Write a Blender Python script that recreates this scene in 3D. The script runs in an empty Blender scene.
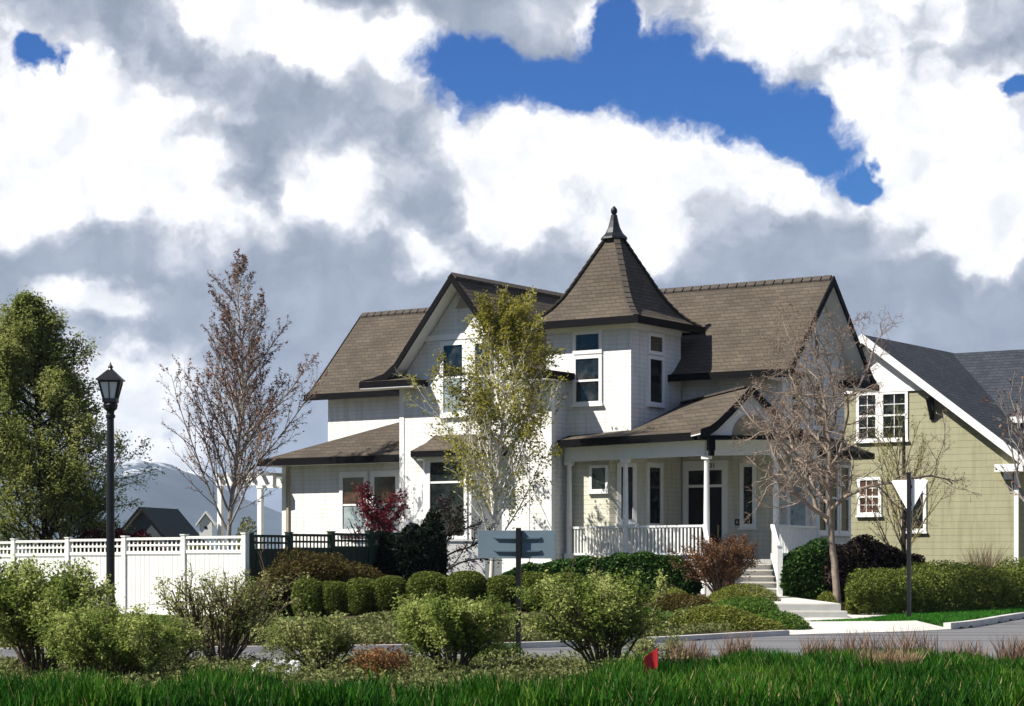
import bpy, bmesh, math, random
import numpy as np
from mathutils import Vector, Matrix

C = bpy.context.scene
COL = C.collection
R = math.radians

# ------------------------------------------------------------------ camera
cam_d = bpy.data.cameras.new('camera')
cam = bpy.data.objects.new('camera', cam_d)
COL.objects.link(cam)
cam.location = (0, 0, 1.45)
cam.rotation_euler = (R(90), 0, 0)
cam_d.sensor_width = 36
cam_d.lens = 75.586
cam_d.shift_y = 0.2002
cam_d.clip_start = 0.1
cam_d.clip_end = 30000
C.camera = cam

# ------------------------------------------------------------------ light
SUN_EL = R(47)
SUN_AZ = math.atan2(-.940, -.342)          # clockwise from +Y, towards the sun
sd = Vector((math.sin(SUN_AZ) * math.cos(SUN_EL), math.cos(SUN_AZ) * math.cos(SUN_EL), math.sin(SUN_EL)))
sun_d = bpy.data.lights.new('sun', 'SUN')
sun_d.energy = 5.0
sun_d.angle = R(0.5)
sun_d.color = (1, .95, .86)
sun = bpy.data.objects.new('sun', sun_d)
COL.objects.link(sun)
sun.rotation_euler = (-sd).to_track_quat('-Z', 'Y').to_euler()
sun.location = (-30, -30, 60)

C.view_settings.view_transform = 'Standard'
C.view_settings.look = 'None'
C.view_settings.exposure = 0.72
C.view_settings.gamma = 1
C.view_settings.use_curve_mapping = False
C.cycles.max_bounces = 5
C.cycles.diffuse_bounces = 3
C.cycles.glossy_bounces = 2
C.cycles.transmission_bounces = 2
C.cycles.transparent_max_bounces = 4
C.cycles.volume_bounces = 0

SKY_STRENGTH = 0.055
CLOUD_STRENGTH = 0.63


class NT:
    """small helper round a node tree"""
    def __init__(s, tree):
        s.t = tree
        s.t.nodes.clear()

    def n(s, typ, **kw):
        nd = s.t.nodes.new(typ)
        for k, v in kw.items():
            if k.startswith('i_'):
                nd.inputs[k[2:].replace('_', ' ')].default_value = v
            else:
                setattr(nd, k, v)
        return nd

    def link(s, a, b):
        s.t.links.new(a, b)

    def math(s, op, a, b=None, c=None, clamp=False):
        nd = s.t.nodes.new('ShaderNodeMath')
        nd.operation = op
        nd.use_clamp = clamp
        for i, v in enumerate((a, b, c)):
            if v is None:
                continue
            if isinstance(v, (int, float)):
                nd.inputs[i].default_value = v
            else:
                s.link(v, nd.inputs[i])
        return nd.outputs[0]

    def vmath(s, op, a, b=None):
        nd = s.t.nodes.new('ShaderNodeVectorMath')
        nd.operation = op
        for i, v in enumerate((a, b)):
            if v is None:
                continue
            if isinstance(v, (tuple, list)):
                nd.inputs[i].default_value = v
            else:
                s.link(v, nd.inputs[i])
        return nd.outputs['Value'] if op in ('LENGTH', 'DOT_PRODUCT', 'DISTANCE') else nd.outputs[0]

    def ramp(s, fac, stops, interp='LINEAR'):
        nd = s.t.nodes.new('ShaderNodeValToRGB')
        nd.color_ramp.interpolation = interp
        el = nd.color_ramp.elements
        while len(el) < len(stops):
            el.new(0.5)
        for e, (p, c) in zip(el, stops):
            e.position = p
            e.color = (c if len(c) == 4 else (*c, 1)) if isinstance(c, (tuple, list)) else (c, c, c, 1)
        s.link(fac, nd.inputs[0])
        return nd.outputs[0]

    def smooth(s, v, lo, hi):
        nd = s.t.nodes.new('ShaderNodeMapRange')
        nd.interpolation_type = 'SMOOTHSTEP'
        nd.inputs['From Min'].default_value = lo
        nd.inputs['From Max'].default_value = hi
        s.link(v, nd.inputs['Value'])
        return nd.outputs[0]

    def noise(s, vec, scale, detail=6, rough=.55, dist=0, out='Fac'):
        nd = s.t.nodes.new('ShaderNodeTexNoise')
        nd.inputs['Scale'].default_value = scale
        nd.inputs['Detail'].default_value = detail
        nd.inputs['Roughness'].default_value = rough
        nd.inputs['Distortion'].default_value = dist
        if vec is not None:
            s.link(vec, nd.inputs['Vector'])
        return nd.outputs[out]

    def mix(s, fac, a, b, blend='MIX'):
        nd = s.t.nodes.new('ShaderNodeMix')
        nd.data_type = 'RGBA'
        nd.blend_type = blend
        if isinstance(fac, (int, float)):
            nd.inputs[0].default_value = fac
        else:
            s.link(fac, nd.inputs[0])
        for i, v in ((6, a), (7, b)):
            if isinstance(v, (tuple, list)):
                nd.inputs[i].default_value = v if len(v) == 4 else (*v, 1)
            else:
                s.link(v, nd.inputs[i])
        return nd.outputs[2]


# ------------------------------------------------------------------ world: sky with cumulus clouds
def build_world():
    w = bpy.data.worlds.new('World')
    C.world = w
    w.use_nodes = True
    T = NT(w.node_tree)
    sky = T.n('ShaderNodeTexSky', sky_type='NISHITA', sun_disc=False, sun_elevation=SUN_EL,
              sun_rotation=SUN_AZ % (2 * math.pi), altitude=800, air_density=1.0, dust_density=.3, ozone_density=2.5)
    hsv = T.n('ShaderNodeHueSaturation')
    hsv.inputs['Saturation'].default_value = 2.7
    hsv.inputs['Value'].default_value = 1.08
    hsv.inputs['Hue'].default_value = .522
    T.link(sky.outputs[0], hsv.inputs['Color'])
    bg_sky = T.n('ShaderNodeBackground')
    bg_sky.inputs[1].default_value = SKY_STRENGTH
    T.link(hsv.outputs[0], bg_sky.inputs[0])
    tc = T.n('ShaderNodeTexCoord')
    sep = T.n('ShaderNodeSeparateXYZ')
    T.link(tc.outputs['Generated'], sep.inputs[0])
    az = T.math('ARCTAN2', sep.outputs[0], sep.outputs[1])
    el = T.math('ARCSINE', sep.outputs[2])
    K = 21.5
    comb = T.n('ShaderNodeCombineXYZ')
    T.link(T.math('MULTIPLY', az, K), comb.inputs[0])
    T.link(T.math('MULTIPLY', el, K), comb.inputs[1])
    P = comb.outputs[0]                               # hundredths of the lens' pixels, on the sky sphere
    # billows: domain warp at three scales
    def scale(v, k):
        nd = T.n('ShaderNodeVectorMath', operation='SCALE')
        nd.inputs[3].default_value = k
        T.link(v, nd.inputs[0])
        return nd.outputs[0]
    n1 = T.vmath('SUBTRACT', T.noise(P, .9, 2, .5, out='Color'), (.5, .5, .5))
    n2 = T.vmath('SUBTRACT', T.noise(P, 2.8, 3, .55, out='Color'), (.5, .5, .5))
    n3 = T.vmath('SUBTRACT', T.noise(P, 9.0, 5, .62, out='Color'), (.5, .5, .5))
    W = T.vmath('ADD', T.vmath('ADD', P, scale(n1, .75)), T.vmath('ADD', scale(n2, .42), scale(n3, .11)))
    sepw = T.n('ShaderNodeSeparateXYZ')
    T.link(W, sepw.inputs[0])

    def blob(px, py, rx, ry, rot=0):
        # 1 in the middle, 0 at the rim, negative outside
        cx = math.atan((px - 512) / 2150) * K
        cy = math.atan((558 - py) / 2150) * K
        x = T.math('SUBTRACT', sepw.outputs[0], cx)
        y = T.math('SUBTRACT', sepw.outputs[1], cy)
        if rot:
            c, s = math.cos(R(rot)), math.sin(R(rot))
            x, y = (T.math('ADD', T.math('MULTIPLY', x, c), T.math('MULTIPLY', y, s)),
                    T.math('SUBTRACT', T.math('MULTIPLY', y, c), T.math('MULTIPLY', x, s)))
        x = T.math('DIVIDE', x, rx / 100)
        y = T.math('DIVIDE', y, ry / 100)
        d = T.math('SQRT', T.math('ADD', T.math('MULTIPLY', x, x), T.math('MULTIPLY', y, y)))
        return T.math('SUBTRACT', 1, d)

    def union(bl):
        v = None
        for b in bl:
            q = blob(*b)
            v = q if v is None else T.math('SMOOTH_MAX', v, q, .15)
        return v

    holes = [(478, 78, 75, 36, -20), (565, 88, 70, 34), (640, 70, 80, 52), (735, 100, 75, 40, -10),
             (800, 130, 70, 38, -35), (855, 178, 36, 16, -30), (612, 22, 22, 34), (38, 60, 21, 17),
             (1018, 104, 20, 13)]
    whites = [(85, 130, 110, 75), (160, 180, 95, 48, -15), (30, 195, 60, 40), (345, 178, 55, 42), (428, 238, 38, 20, -42),
              (300, 25, 80, 30, -20), (400, 48, 40, 30, -35), (520, 155, 70, 48), (620, 160, 100, 50), (705, 150, 80, 48),
              (640, 215, 60, 40), (860, 110, 48, 45), (930, 145, 100, 70), (990, 190, 75, 62), (985, 245, 60, 25),
              (500, 200, 60, 40), (800, 195, 45, 22, -20), (120, 390, 70, 40), (90, 300, 40, 18), (250, 30, 60, 25),
              (150, 450, 50, 20), (600, 20, 60, 20), (800, 20, 140, 35)]
    greys = [(140, 55, 170, 40, -18), (305, 120, 105, 48, -28), (250, 165, 46, 50), (430, 215, 90, 40, -40), (535, 22, 75, 45), (760, 25, 200, 34), (845, 238, 70, 40), (940, 300, 90, 40),
             (440, 190, 40, 50, -30), (60, 255, 90, 30), (320, 280, 110, 60), (600, 262, 60, 25)]
    hole = union(holes)
    gry = union(greys)
    wht = union(whites)
    edge = T.noise(W, 5.0, 5, .64)
    cover = T.smooth(T.math('ADD', hole, T.math('MULTIPLY', T.math('SUBTRACT', edge, .5), .62)), -.24, .28)
    fine = T.noise(P, 1.3, 6, .58)
    broad = T.noise(P, .5, 3, .5)
    wv = T.math('ADD', wht, T.math('MULTIPLY', T.math('SUBTRACT', fine, .5), 1.0))
    wv = T.math('ADD', wv, T.math('MULTIPLY', T.math('SUBTRACT', broad, .5), .9))
    wv = T.math('SUBTRACT', wv, T.math('MULTIPLY', T.math('MAXIMUM', gry, 0), .75))
    # relief of the billows: a puffed height field, steep towards the sun
    def puff(vec):
        return T.noise(vec, 1.5, 5, .52)

    rel = T.math('SUBTRACT', puff(W), puff(T.vmath('ADD', W, (-.20, .20, 0))))
    wv = T.math('ADD', wv, T.math('MULTIPLY', rel, 1.0))
    bright = T.smooth(wv, -.95, .42)
    col = T.ramp(bright, [(0, (.34, .39, .48)), (.28, (.50, .545, .63)), (.5, (.64, .665, .72)), (.68, (.86, .88, .93)), (.82, (1.05, 1.05, 1.05)), (1, (1.15, 1.15, 1.14))])
    tint = T.ramp(T.math('ADD', T.math('MULTIPLY', rel, 1.7), .5), [(.2, (.84, .855, .88)), (.8, (1.16, 1.14, 1.12))])
    col = T.mix(1.0, col, tint, 'MULTIPLY')
    cloudtex = T.ramp(T.noise(W, 2.6, 6, .6), [(.3, (.90, .91, .925)), (.7, (1.09, 1.085, 1.08))])
    col = T.mix(1.0, col, cloudtex, 'MULTIPLY')
    # unseen blue gaps overhead and behind, added to lower the ambient light
    up_open = T.smooth(sep.outputs[2], .42, .62)
    back_open = T.smooth(T.math('MULTIPLY', sep.outputs[1], -1), -.2, .4)
    gaps = T.smooth(T.math('ADD', T.noise(P, .35, 4, .5), T.math('MULTIPLY', T.math('MAXIMUM', up_open, back_open), .10)), .56, .66)
    cover = T.math('MAXIMUM', cover, T.math('MULTIPLY', gaps, T.math('MAXIMUM', up_open, back_open)))
    # low air is a little greyer
    bg_c = T.n('ShaderNodeBackground')
    bg_c.inputs[1].default_value = CLOUD_STRENGTH
    T.link(col, bg_c.inputs[0])
    mx = T.n('ShaderNodeMixShader')
    T.link(cover, mx.inputs[0])
    T.link(bg_c.outputs[0], mx.inputs[1])
    T.link(bg_sky.outputs[0], mx.inputs[2])
    out = T.n('ShaderNodeOutputWorld')
    T.link(mx.outputs[0], out.inputs[0])


build_world()

# ------------------------------------------------------------------ materials
def pbsdf(name):
    m = bpy.data.materials.new(name)
    m.use_nodes = True
    T = NT(m.node_tree)
    b = T.n('ShaderNodeBsdfPrincipled')
    o = T.n('ShaderNodeOutputMaterial')
    T.link(b.outputs[0], o.inputs[0])
    return m, T, b


def plain(name, col, rough=.6, var=.12, vscale=3.0, metallic=0, spec=.3, bump=0, bscale=40):
    m, T, b = pbsdf(name)
    tc = T.n('ShaderNodeTexCoord').outputs['Object']
    f = T.noise(tc, vscale, 6, .6)
    lo = tuple(c * (1 - var) for c in col)
    hi = tuple(min(1, c * (1 + var)) for c in col)
    T.link(T.ramp(f, [(.3, lo), (.7, hi)]), b.inputs['Base Color'])
    b.inputs['Roughness'].default_value = rough
    b.inputs['Metallic'].default_value = metallic
    b.inputs['Specular IOR Level'].default_value = spec
    if bump:
        bp = T.n('ShaderNodeBump')
        bp.inputs['Strength'].default_value = bump
        bp.inputs['Distance'].default_value = .02
        T.link(T.noise(tc, bscale, 6, .6), bp.inputs['Height'])
        T.link(bp.outputs[0], b.inputs['Normal'])
    return m


def siding(name, col, course=.13, depth=.018):
    """clapboard: each course leans out towards its lower edge"""
    m, T, b = pbsdf(name)
    tc = T.n('ShaderNodeTexCoord').outputs['Object']
    sp = T.n('ShaderNodeSeparateXYZ')
    T.link(tc, sp.inputs[0])
    saw = T.math('FRACT', T.math('DIVIDE', sp.outputs[2], course))
    h = T.math('SUBTRACT', 1, saw)
    bp = T.n('ShaderNodeBump')
    bp.inputs['Strength'].default_value = 1
    bp.inputs['Distance'].default_value = depth
    T.link(h, bp.inputs['Height'])
    T.link(bp.outputs[0], b.inputs['Normal'])
    f = T.noise(tc, 1.3, 6, .6)
    base = T.ramp(f, [(.3, tuple(c * .93 for c in col)), (.7, tuple(min(1, c * 1.05) for c in col))])
    mp = T.n('ShaderNodeMapping')
    mp.inputs['Scale'].default_value = (3.2, 3.2, .35)
    T.link(tc, mp.inputs[0])
    streak = T.ramp(T.noise(mp.outputs[0], 1.6, 5, .65), [(.36, (.84, .83, .79)), (.54, (1, 1, 1))])
    base = T.mix(1, base, streak, 'MULTIPLY')
    bj = T.n('ShaderNodeTexBrick')          # butt joints between the boards
    bj.offset = .37
    bj.inputs['Scale'].default_value = 1
    bj.inputs['Brick Width'].default_value = 4.3
    bj.inputs['Row Height'].default_value = course
    bj.inputs['Mortar Size'].default_value = .004
    bj.inputs['Color1'].default_value = (1, 1, 1, 1)
    bj.inputs['Color2'].default_value = (.985, .985, .98, 1)
    bj.inputs['Mortar'].default_value = (.93, .93, .92, 1)
    cj = T.n('ShaderNodeCombineXYZ')
    T.link(T.math('ADD', sp.outputs[0], T.math('MULTIPLY', sp.outputs[1], .87)), cj.inputs[0])
    T.link(sp.outputs[2], cj.inputs[1])
    T.link(cj.outputs[0], bj.inputs['Vector'])
    base = T.mix(1, base, bj.outputs[0], 'MULTIPLY')
    # a darker line runs under the lower edge of each board
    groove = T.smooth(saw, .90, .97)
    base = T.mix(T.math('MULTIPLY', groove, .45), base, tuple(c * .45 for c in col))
    T.link(base, b.inputs['Base Color'])
    b.inputs['Roughness'].default_value = .6
    b.inputs['Specular IOR Level'].default_value = .25
    return m


def shingle(name, c1, c2, c3, use_b=True):
    """courses by height, joints along a mix of the two plan axes"""
    m, T, b = pbsdf(name)
    tc = T.n('ShaderNodeTexCoord').outputs['Object']
    sp = T.n('ShaderNodeSeparateXYZ')
    T.link(tc, sp.inputs[0])
    cx = T.n('ShaderNodeCombineXYZ')
    T.link(T.math('ADD', sp.outputs[0], T.math('MULTIPLY', sp.outputs[1], .93)), cx.inputs[0])
    T.link(sp.outputs[2], cx.inputs[1])
    br = T.n('ShaderNodeTexBrick')
    br.offset = .5
    br.inputs['Scale'].default_value = 1
    br.inputs['Brick Width'].default_value = .30
    br.inputs['Row Height'].default_value = .115
    br.inputs['Mortar Size'].default_value = .012
    br.inputs['Mortar Smooth'].default_value = .2
    br.inputs['Bias'].default_value = 0
    br.inputs['Color1'].default_value = (*c1, 1)
    br.inputs['Color2'].default_value = (*c2, 1)
    br.inputs['Mortar'].default_value = (*c3, 1)
    T.link(cx.outputs[0], br.inputs['Vector'])
    st = T.ramp(T.noise(tc, .9, 6, .65), [(.3, .78), (.7, 1.15)])
    gr = T.ramp(T.noise(tc, 30, 3, .6), [(.3, .85), (.7, 1.12)])
    col = T.mix(1, T.mix(1, br.outputs[0], st, 'MULTIPLY'), gr, 'MULTIPLY')
    T.link(col, b.inputs['Base Color'])
    bp = T.n('ShaderNodeBump')
    bp.inputs['Strength'].default_value = .8
    bp.inputs['Distance'].default_value = .02
    saw = T.math('FRACT', T.math('DIVIDE', sp.outputs[2], .115))
    T.link(T.math('SUBTRACT', 1, saw), bp.inputs['Height'])
    T.link(bp.outputs[0], b.inputs['Normal'])
    b.inputs['Roughness'].default_value = .9
    b.inputs['Specular IOR Level'].default_value = .15
    return m


def foliage(name, c1, c2, c3=None, transl=.25, spec=.12, rough=.6, last=None):
    """leaf colour differs from leaf to leaf (attribute 'tint')"""
    m, T, b = pbsdf(name)
    at = T.n('ShaderNodeAttribute', attribute_name='tint')
    stops = [(0, c1), (1, c2)] if c3 is None else [(0, c1), (.55, c2), (1, c3)]
    if last:
        stops = [(0, c1), (.5, c2), (.85, c3), (.97, last)]
    col = T.ramp(at.outputs['Fac'], stops)
    T.link(col, b.inputs['Base Color'])
    b.inputs['Roughness'].default_value = rough
    b.inputs['Specular IOR Level'].default_value = spec
    tr = T.n('ShaderNodeBsdfTranslucent')
    T.link(col, tr.inputs[0])
    mx = T.n('ShaderNodeMixShader')
    mx.inputs[0].default_value = transl
    T.link(b.outputs[0], mx.inputs[1])
    T.link(tr.outputs[0], mx.inputs[2])
    out = [n for n in T.t.nodes if n.type == 'OUTPUT_MATERIAL'][0]
    T.link(mx.outputs[0], out.inputs[0])
    return m


def glassy(name, col, rough=.06, spec=.5):
    m, T, b = pbsdf(name)
    tc = T.n('ShaderNodeTexCoord').outputs['Object']
    T.link(T.ramp(T.noise(tc, 2.6, 6, .65), [(.35, tuple(c * .5 for c in col)), (.52, tuple(c * 1.5 for c in col)), (.66, tuple(min(.5, c * 1.6 + .035) for c in col))]), b.inputs['Base Color'])  # paler noise patches paint tree reflections into the pane colour
    b.inputs['Roughness'].default_value = rough
    b.inputs['Specular IOR Level'].default_value = spec
    bp = T.n('ShaderNodeBump')
    bp.inputs['Strength'].default_value = .12
    bp.inputs['Distance'].default_value = .02
    T.link(T.noise(tc, 2.5, 2, .5), bp.inputs['Height'])
    T.link(bp.outputs[0], b.inputs['Normal'])
    return m


M = {}
M['siding'] = siding('white clapboard', (.72, .72, .70))
M['siding_plain'] = plain('white boards', (.74, .74, .72), .6, .05)
M['trim'] = plain('white trim paint', (.80, .80, .78), .45, .04)
M['cream'] = siding('cream clapboard under the porch', (.62, .60, .50))
M['olive'] = siding('olive clapboard', (.29, .28, .175), .22, .03)
M['black_trim'] = plain('black trim paint', (.004, .004, .005), .6, .2, spec=.1)
M['shingle'] = shingle('brown shingles', (.108, .088, .066), (.080, .066, .051), (.056, .047, .038))
M['slate'] = shingle('slate blue shingles', (.05, .056, .068), (.034, .04, .05), (.02, .023, .03))
M['glass'] = glassy('dark window glass', (.010, .013, .014), .06, .38)
M['glass_pale'] = glassy('pale blind behind glass', (.20, .24, .25), .15)
M['glass_red'] = glassy('window with russet curtain', (.06, .03, .02), .15)
M['door'] = plain('dark door paint', (.012, .012, .014), .35, .3)
M['metal_dark'] = plain('black painted metal', (.006, .006, .007), .38, .2, spec=.45)
M['iron_cap'] = plain('dark lead sheet', (.008, .010, .014), .45, .3, spec=.3)
M['vent'] = plain('beige louvre', (.36, .31, .22), .7)
M['tan'] = plain('tan arch panel', (.30, .255, .165), .7, .05)
M['brass'] = plain('brushed brass', (.5, .4, .2), .3, .1, metallic=1)
M['number'] = plain('black numerals', (.01, .01, .01), .5)
M['concrete'] = plain('pale concrete', (.60, .57, .51), .85, .14, 1.3, bump=.25, bscale=25)
M['kerb'] = plain('kerb concrete', (.52, .50, .46), .85, .2, 1.1, bump=.3, bscale=25)
M['riser'] = plain('grey painted steps', (.40, .40, .38), .7, .12)
M['fence_white'] = plain('white vinyl fence', (.74, .74, .69), .45, .09, 1.6)
M['fence_green'] = plain('dark green fence boards', (.012, .028, .018), .55, .25)  # even dark green for the fence run behind the corner
M['bark_pale'] = plain('pale grey bark', (.26, .235, .205), .85, .35, 6, bump=.5)
M['bark_white'] = plain('whitish bark', (.62, .60, .55), .8, .2, 8, bump=.4)
M['bark_brown'] = plain('brown bark', (.12, .085, .06), .9, .35, 5, bump=.6)
M['bark_tan'] = plain('tan grey bark', (.24, .19, .15), .9, .35, 5, bump=.6)
M['bark_dark'] = plain('dark bark', (.03, .024, .02), .9, .4, 6, bump=.6)
M['twig_olive'] = plain('olive twigs', (.19, .16, .07), .9, .3, 6)
M['sign_white'] = plain('white sign sheet', (.82, .82, .82), .45, .03)
M['sign_blue'] = plain('blue grey sign back', (.15, .205, .245), .5, .06, spec=.3)
M['sign_teal'] = plain('teal sign brackets', (.105, .155, .19), .5, .1, spec=.4)
M['lamp_glass'] = plain('frosted lamp glass', (.72, .74, .74), .25, .05, spec=.5)
M['soil'] = plain('bark mulch', (.085, .045, .028), .95, .5, 14, bump=1.0, bscale=60)
M['red_flag'] = plain('red marker flag', (.62, .03, .03), .6, .1)
M['far_wall'] = plain('dull grey far wall', (.05, .06, .07), .8)
M['far_roof'] = plain('dark teal far roof', (.012, .022, .026), .8, .2)

M['leaf_left'] = foliage('spring leaves', (.13, .165, .04), (.28, .315, .085), (.42, .43, .16), .52)
M['leaf_mid'] = foliage('bronze green leaves', (.14, .135, .022), (.30, .28, .045), (.45, .42, .10), .5)
M['bud'] = foliage('reddish buds', (.10, .035, .025), (.20, .085, .05), (.28, .15, .08), .15)
M['bud_tan'] = foliage('tan twig tips', (.18, .12, .09), (.30, .20, .14), (.26, .13, .09), .1)
M['leaf_bush'] = foliage('yellow green bush leaves', (.09, .14, .022), (.25, .31, .07), (.46, .49, .17), .45)
M['leaf_grey'] = foliage('grey green bush leaves', (.13, .165, .04), (.28, .31, .10), (.44, .45, .19), .42)
M['leaf_box'] = foliage('boxwood leaves', (.05, .08, .012), (.115, .15, .024), (.22, .245, .055), .28)
M['leaf_laurel'] = foliage('glossy laurel leaves', (.012, .036, .006), (.03, .08, .013), (.08, .15, .03), .15, .14, .5)
M['leaf_dark'] = foliage('dark evergreen needles', (.004, .008, .005), (.009, .016, .008), (.018, .03, .012), .05)
M['leaf_purple'] = foliage('dark purple leaves', (.008, .010, .006), (.017, .013, .010), (.04, .02, .018), .1)
M['leaf_red'] = foliage('burgundy leaves', (.05, .006, .010), (.11, .012, .02), (.19, .03, .04), .25)
M['leaf_barb'] = foliage('barberry leaves', (.05, .055, .012), (.10, .085, .018), (.085, .03, .018), .2)
M['leaf_brown'] = foliage('russet twiggy leaves', (.08, .036, .018), (.16, .078, .04), (.25, .14, .07), .2)
M['leaf_rust'] = foliage('rusty orange leaves', (.12, .05, .018), (.22, .10, .035), (.28, .16, .06), .2)
M['juniper'] = foliage('juniper sprays', (.09, .115, .018), (.18, .205, .035), (.29, .29, .07), .3)
M['juniper_green'] = foliage('greener juniper sprays', (.04, .09, .012), (.085, .165, .022), (.16, .24, .045), .3)
M['cover'] = foliage('grey green ground cover', (.09, .11, .035), (.17, .19, .065), (.27, .27, .11), .25)
M['grass'] = foliage('lush grass', (.007, .04, .004), (.028, .12, .007), (.13, .24, .025), .36, .12, .55, last=(.34, .27, .12))
M['lawn'] = foliage('lawn grass', (.02, .10, .008), (.035, .16, .014), (.06, .21, .02), .25)
M['dry'] = foliage('dry grass', (.20, .13, .07), (.31, .22, .13), (.38, .30, .19), .2)
M['pink'] = foliage('pinkish seed heads', (.17, .10, .065), (.25, .16, .11), (.30, .21, .14), .2)
M['petal'] = foliage('white petals', (.7, .7, .68), (.82, .82, .8), (.85, .85, .83), .2)
M['far_leaf'] = foliage('yellow green far shrub', (.08, .085, .015), (.15, .15, .03), (.2, .19, .05), .25)


def asphalt():
    m, T, b = pbsdf('asphalt')
    tc = T.n('ShaderNodeTexCoord').outputs['Object']
    base = T.ramp(T.noise(tc, 60, 4, .7), [(.3, (.105, .105, .11)), (.7, (.165, .163, .165))])
    mp = T.n('ShaderNodeMapping')
    mp.inputs['Scale'].default_value = (.06, .9, 1)
    mp.inputs['Rotation'].default_value = (0, 0, R(-18))
    T.link(tc, mp.inputs[0])
    streak = T.ramp(T.noise(mp.outputs[0], 1.2, 4, .6), [(.36, .55), (.48, .95), (.6, 1.1), (.8, 1.2)])
    T.link(T.mix(1, base, streak, 'MULTIPLY'), b.inputs['Base Color'])
    b.inputs['Roughness'].default_value = .85
    return m


def ground_mat():
    m, T, b = pbsdf('ground')
    tc = T.n('ShaderNodeTexCoord').outputs['Object']
    soil = T.ramp(T.noise(tc, 9, 8, .7), [(.3, (.04, .026, .015)), (.7, (.10, .065, .04))])
    gr = T.ramp(T.noise(tc, 6, 8, .7), [(.3, (.02, .05, .010)), (.7, (.06, .11, .02))])
    f = T.smooth(T.noise(tc, .25, 4, .6), .46, .56)
    T.link(T.mix(f, soil, gr), b.inputs['Base Color'])
    b.inputs['Roughness'].default_value = .95
    b.inputs['Specular IOR Level'].default_value = .1
    bp = T.n('ShaderNodeBump')
    bp.inputs['Strength'].default_value = .9
    bp.inputs['Distance'].default_value = .05
    T.link(T.noise(tc, 14, 8, .7), bp.inputs['Height'])
    T.link(bp.outputs[0], b.inputs['Normal'])
    return m


def mountain_mat():
    m, T, b = pbsdf('mountain rock and snow')
    tc = T.n('ShaderNodeTexCoord').outputs['Object']
    sp = T.n('ShaderNodeSeparateXYZ')
    T.link(tc, sp.inputs[0])
    rock = T.ramp(T.noise(tc, .012, 6, .65), [(.3, (.03, .055, .075)), (.7, (.06, .085, .10))])  # blue of distant haze is partly put into the rock colour
    hgt = T.math('ADD', sp.outputs[2], T.math('MULTIPLY', T.math('SUBTRACT', T.noise(tc, .010, 7, .7), .5), 190))
    snow = T.smooth(hgt, 178, 205)
    T.link(T.mix(snow, rock, (.85, .86, .9)), b.inputs['Base Color'])
    b.inputs['Roughness'].default_value = .9
    return m


M['asphalt'] = asphalt()
M['ground'] = ground_mat()
M['mountain'] = mountain_mat()


# ------------------------------------------------------------------ object helpers
def tag(o, label=None, cat=None, group=None, kind=None):
    if label:
        o['label'] = label
    if cat:
        o['category'] = cat
    if group:
        o['group'] = group
    if kind:
        o['kind'] = kind
    return o


def empty(name, loc=(0, 0, 0), rz=0, label=None, cat=None, group=None):
    o = bpy.data.objects.new(name, None)
    COL.objects.link(o)
    o.location = loc
    o.rotation_euler = (0, 0, rz)
    o.empty_display_size = .2
    return tag(o, label, cat, group)


def link(name, me, mat, parent=None, loc=None):
    if mat is not None:
        for mm in (mat if isinstance(mat, (list, tuple)) else [mat]):
            me.materials.append(mm)
    o = bpy.data.objects.new(name, me)
    COL.objects.link(o)
    if parent is not None:
        o.parent = parent
    if loc is not None:
        o.location = loc
    return o


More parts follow.
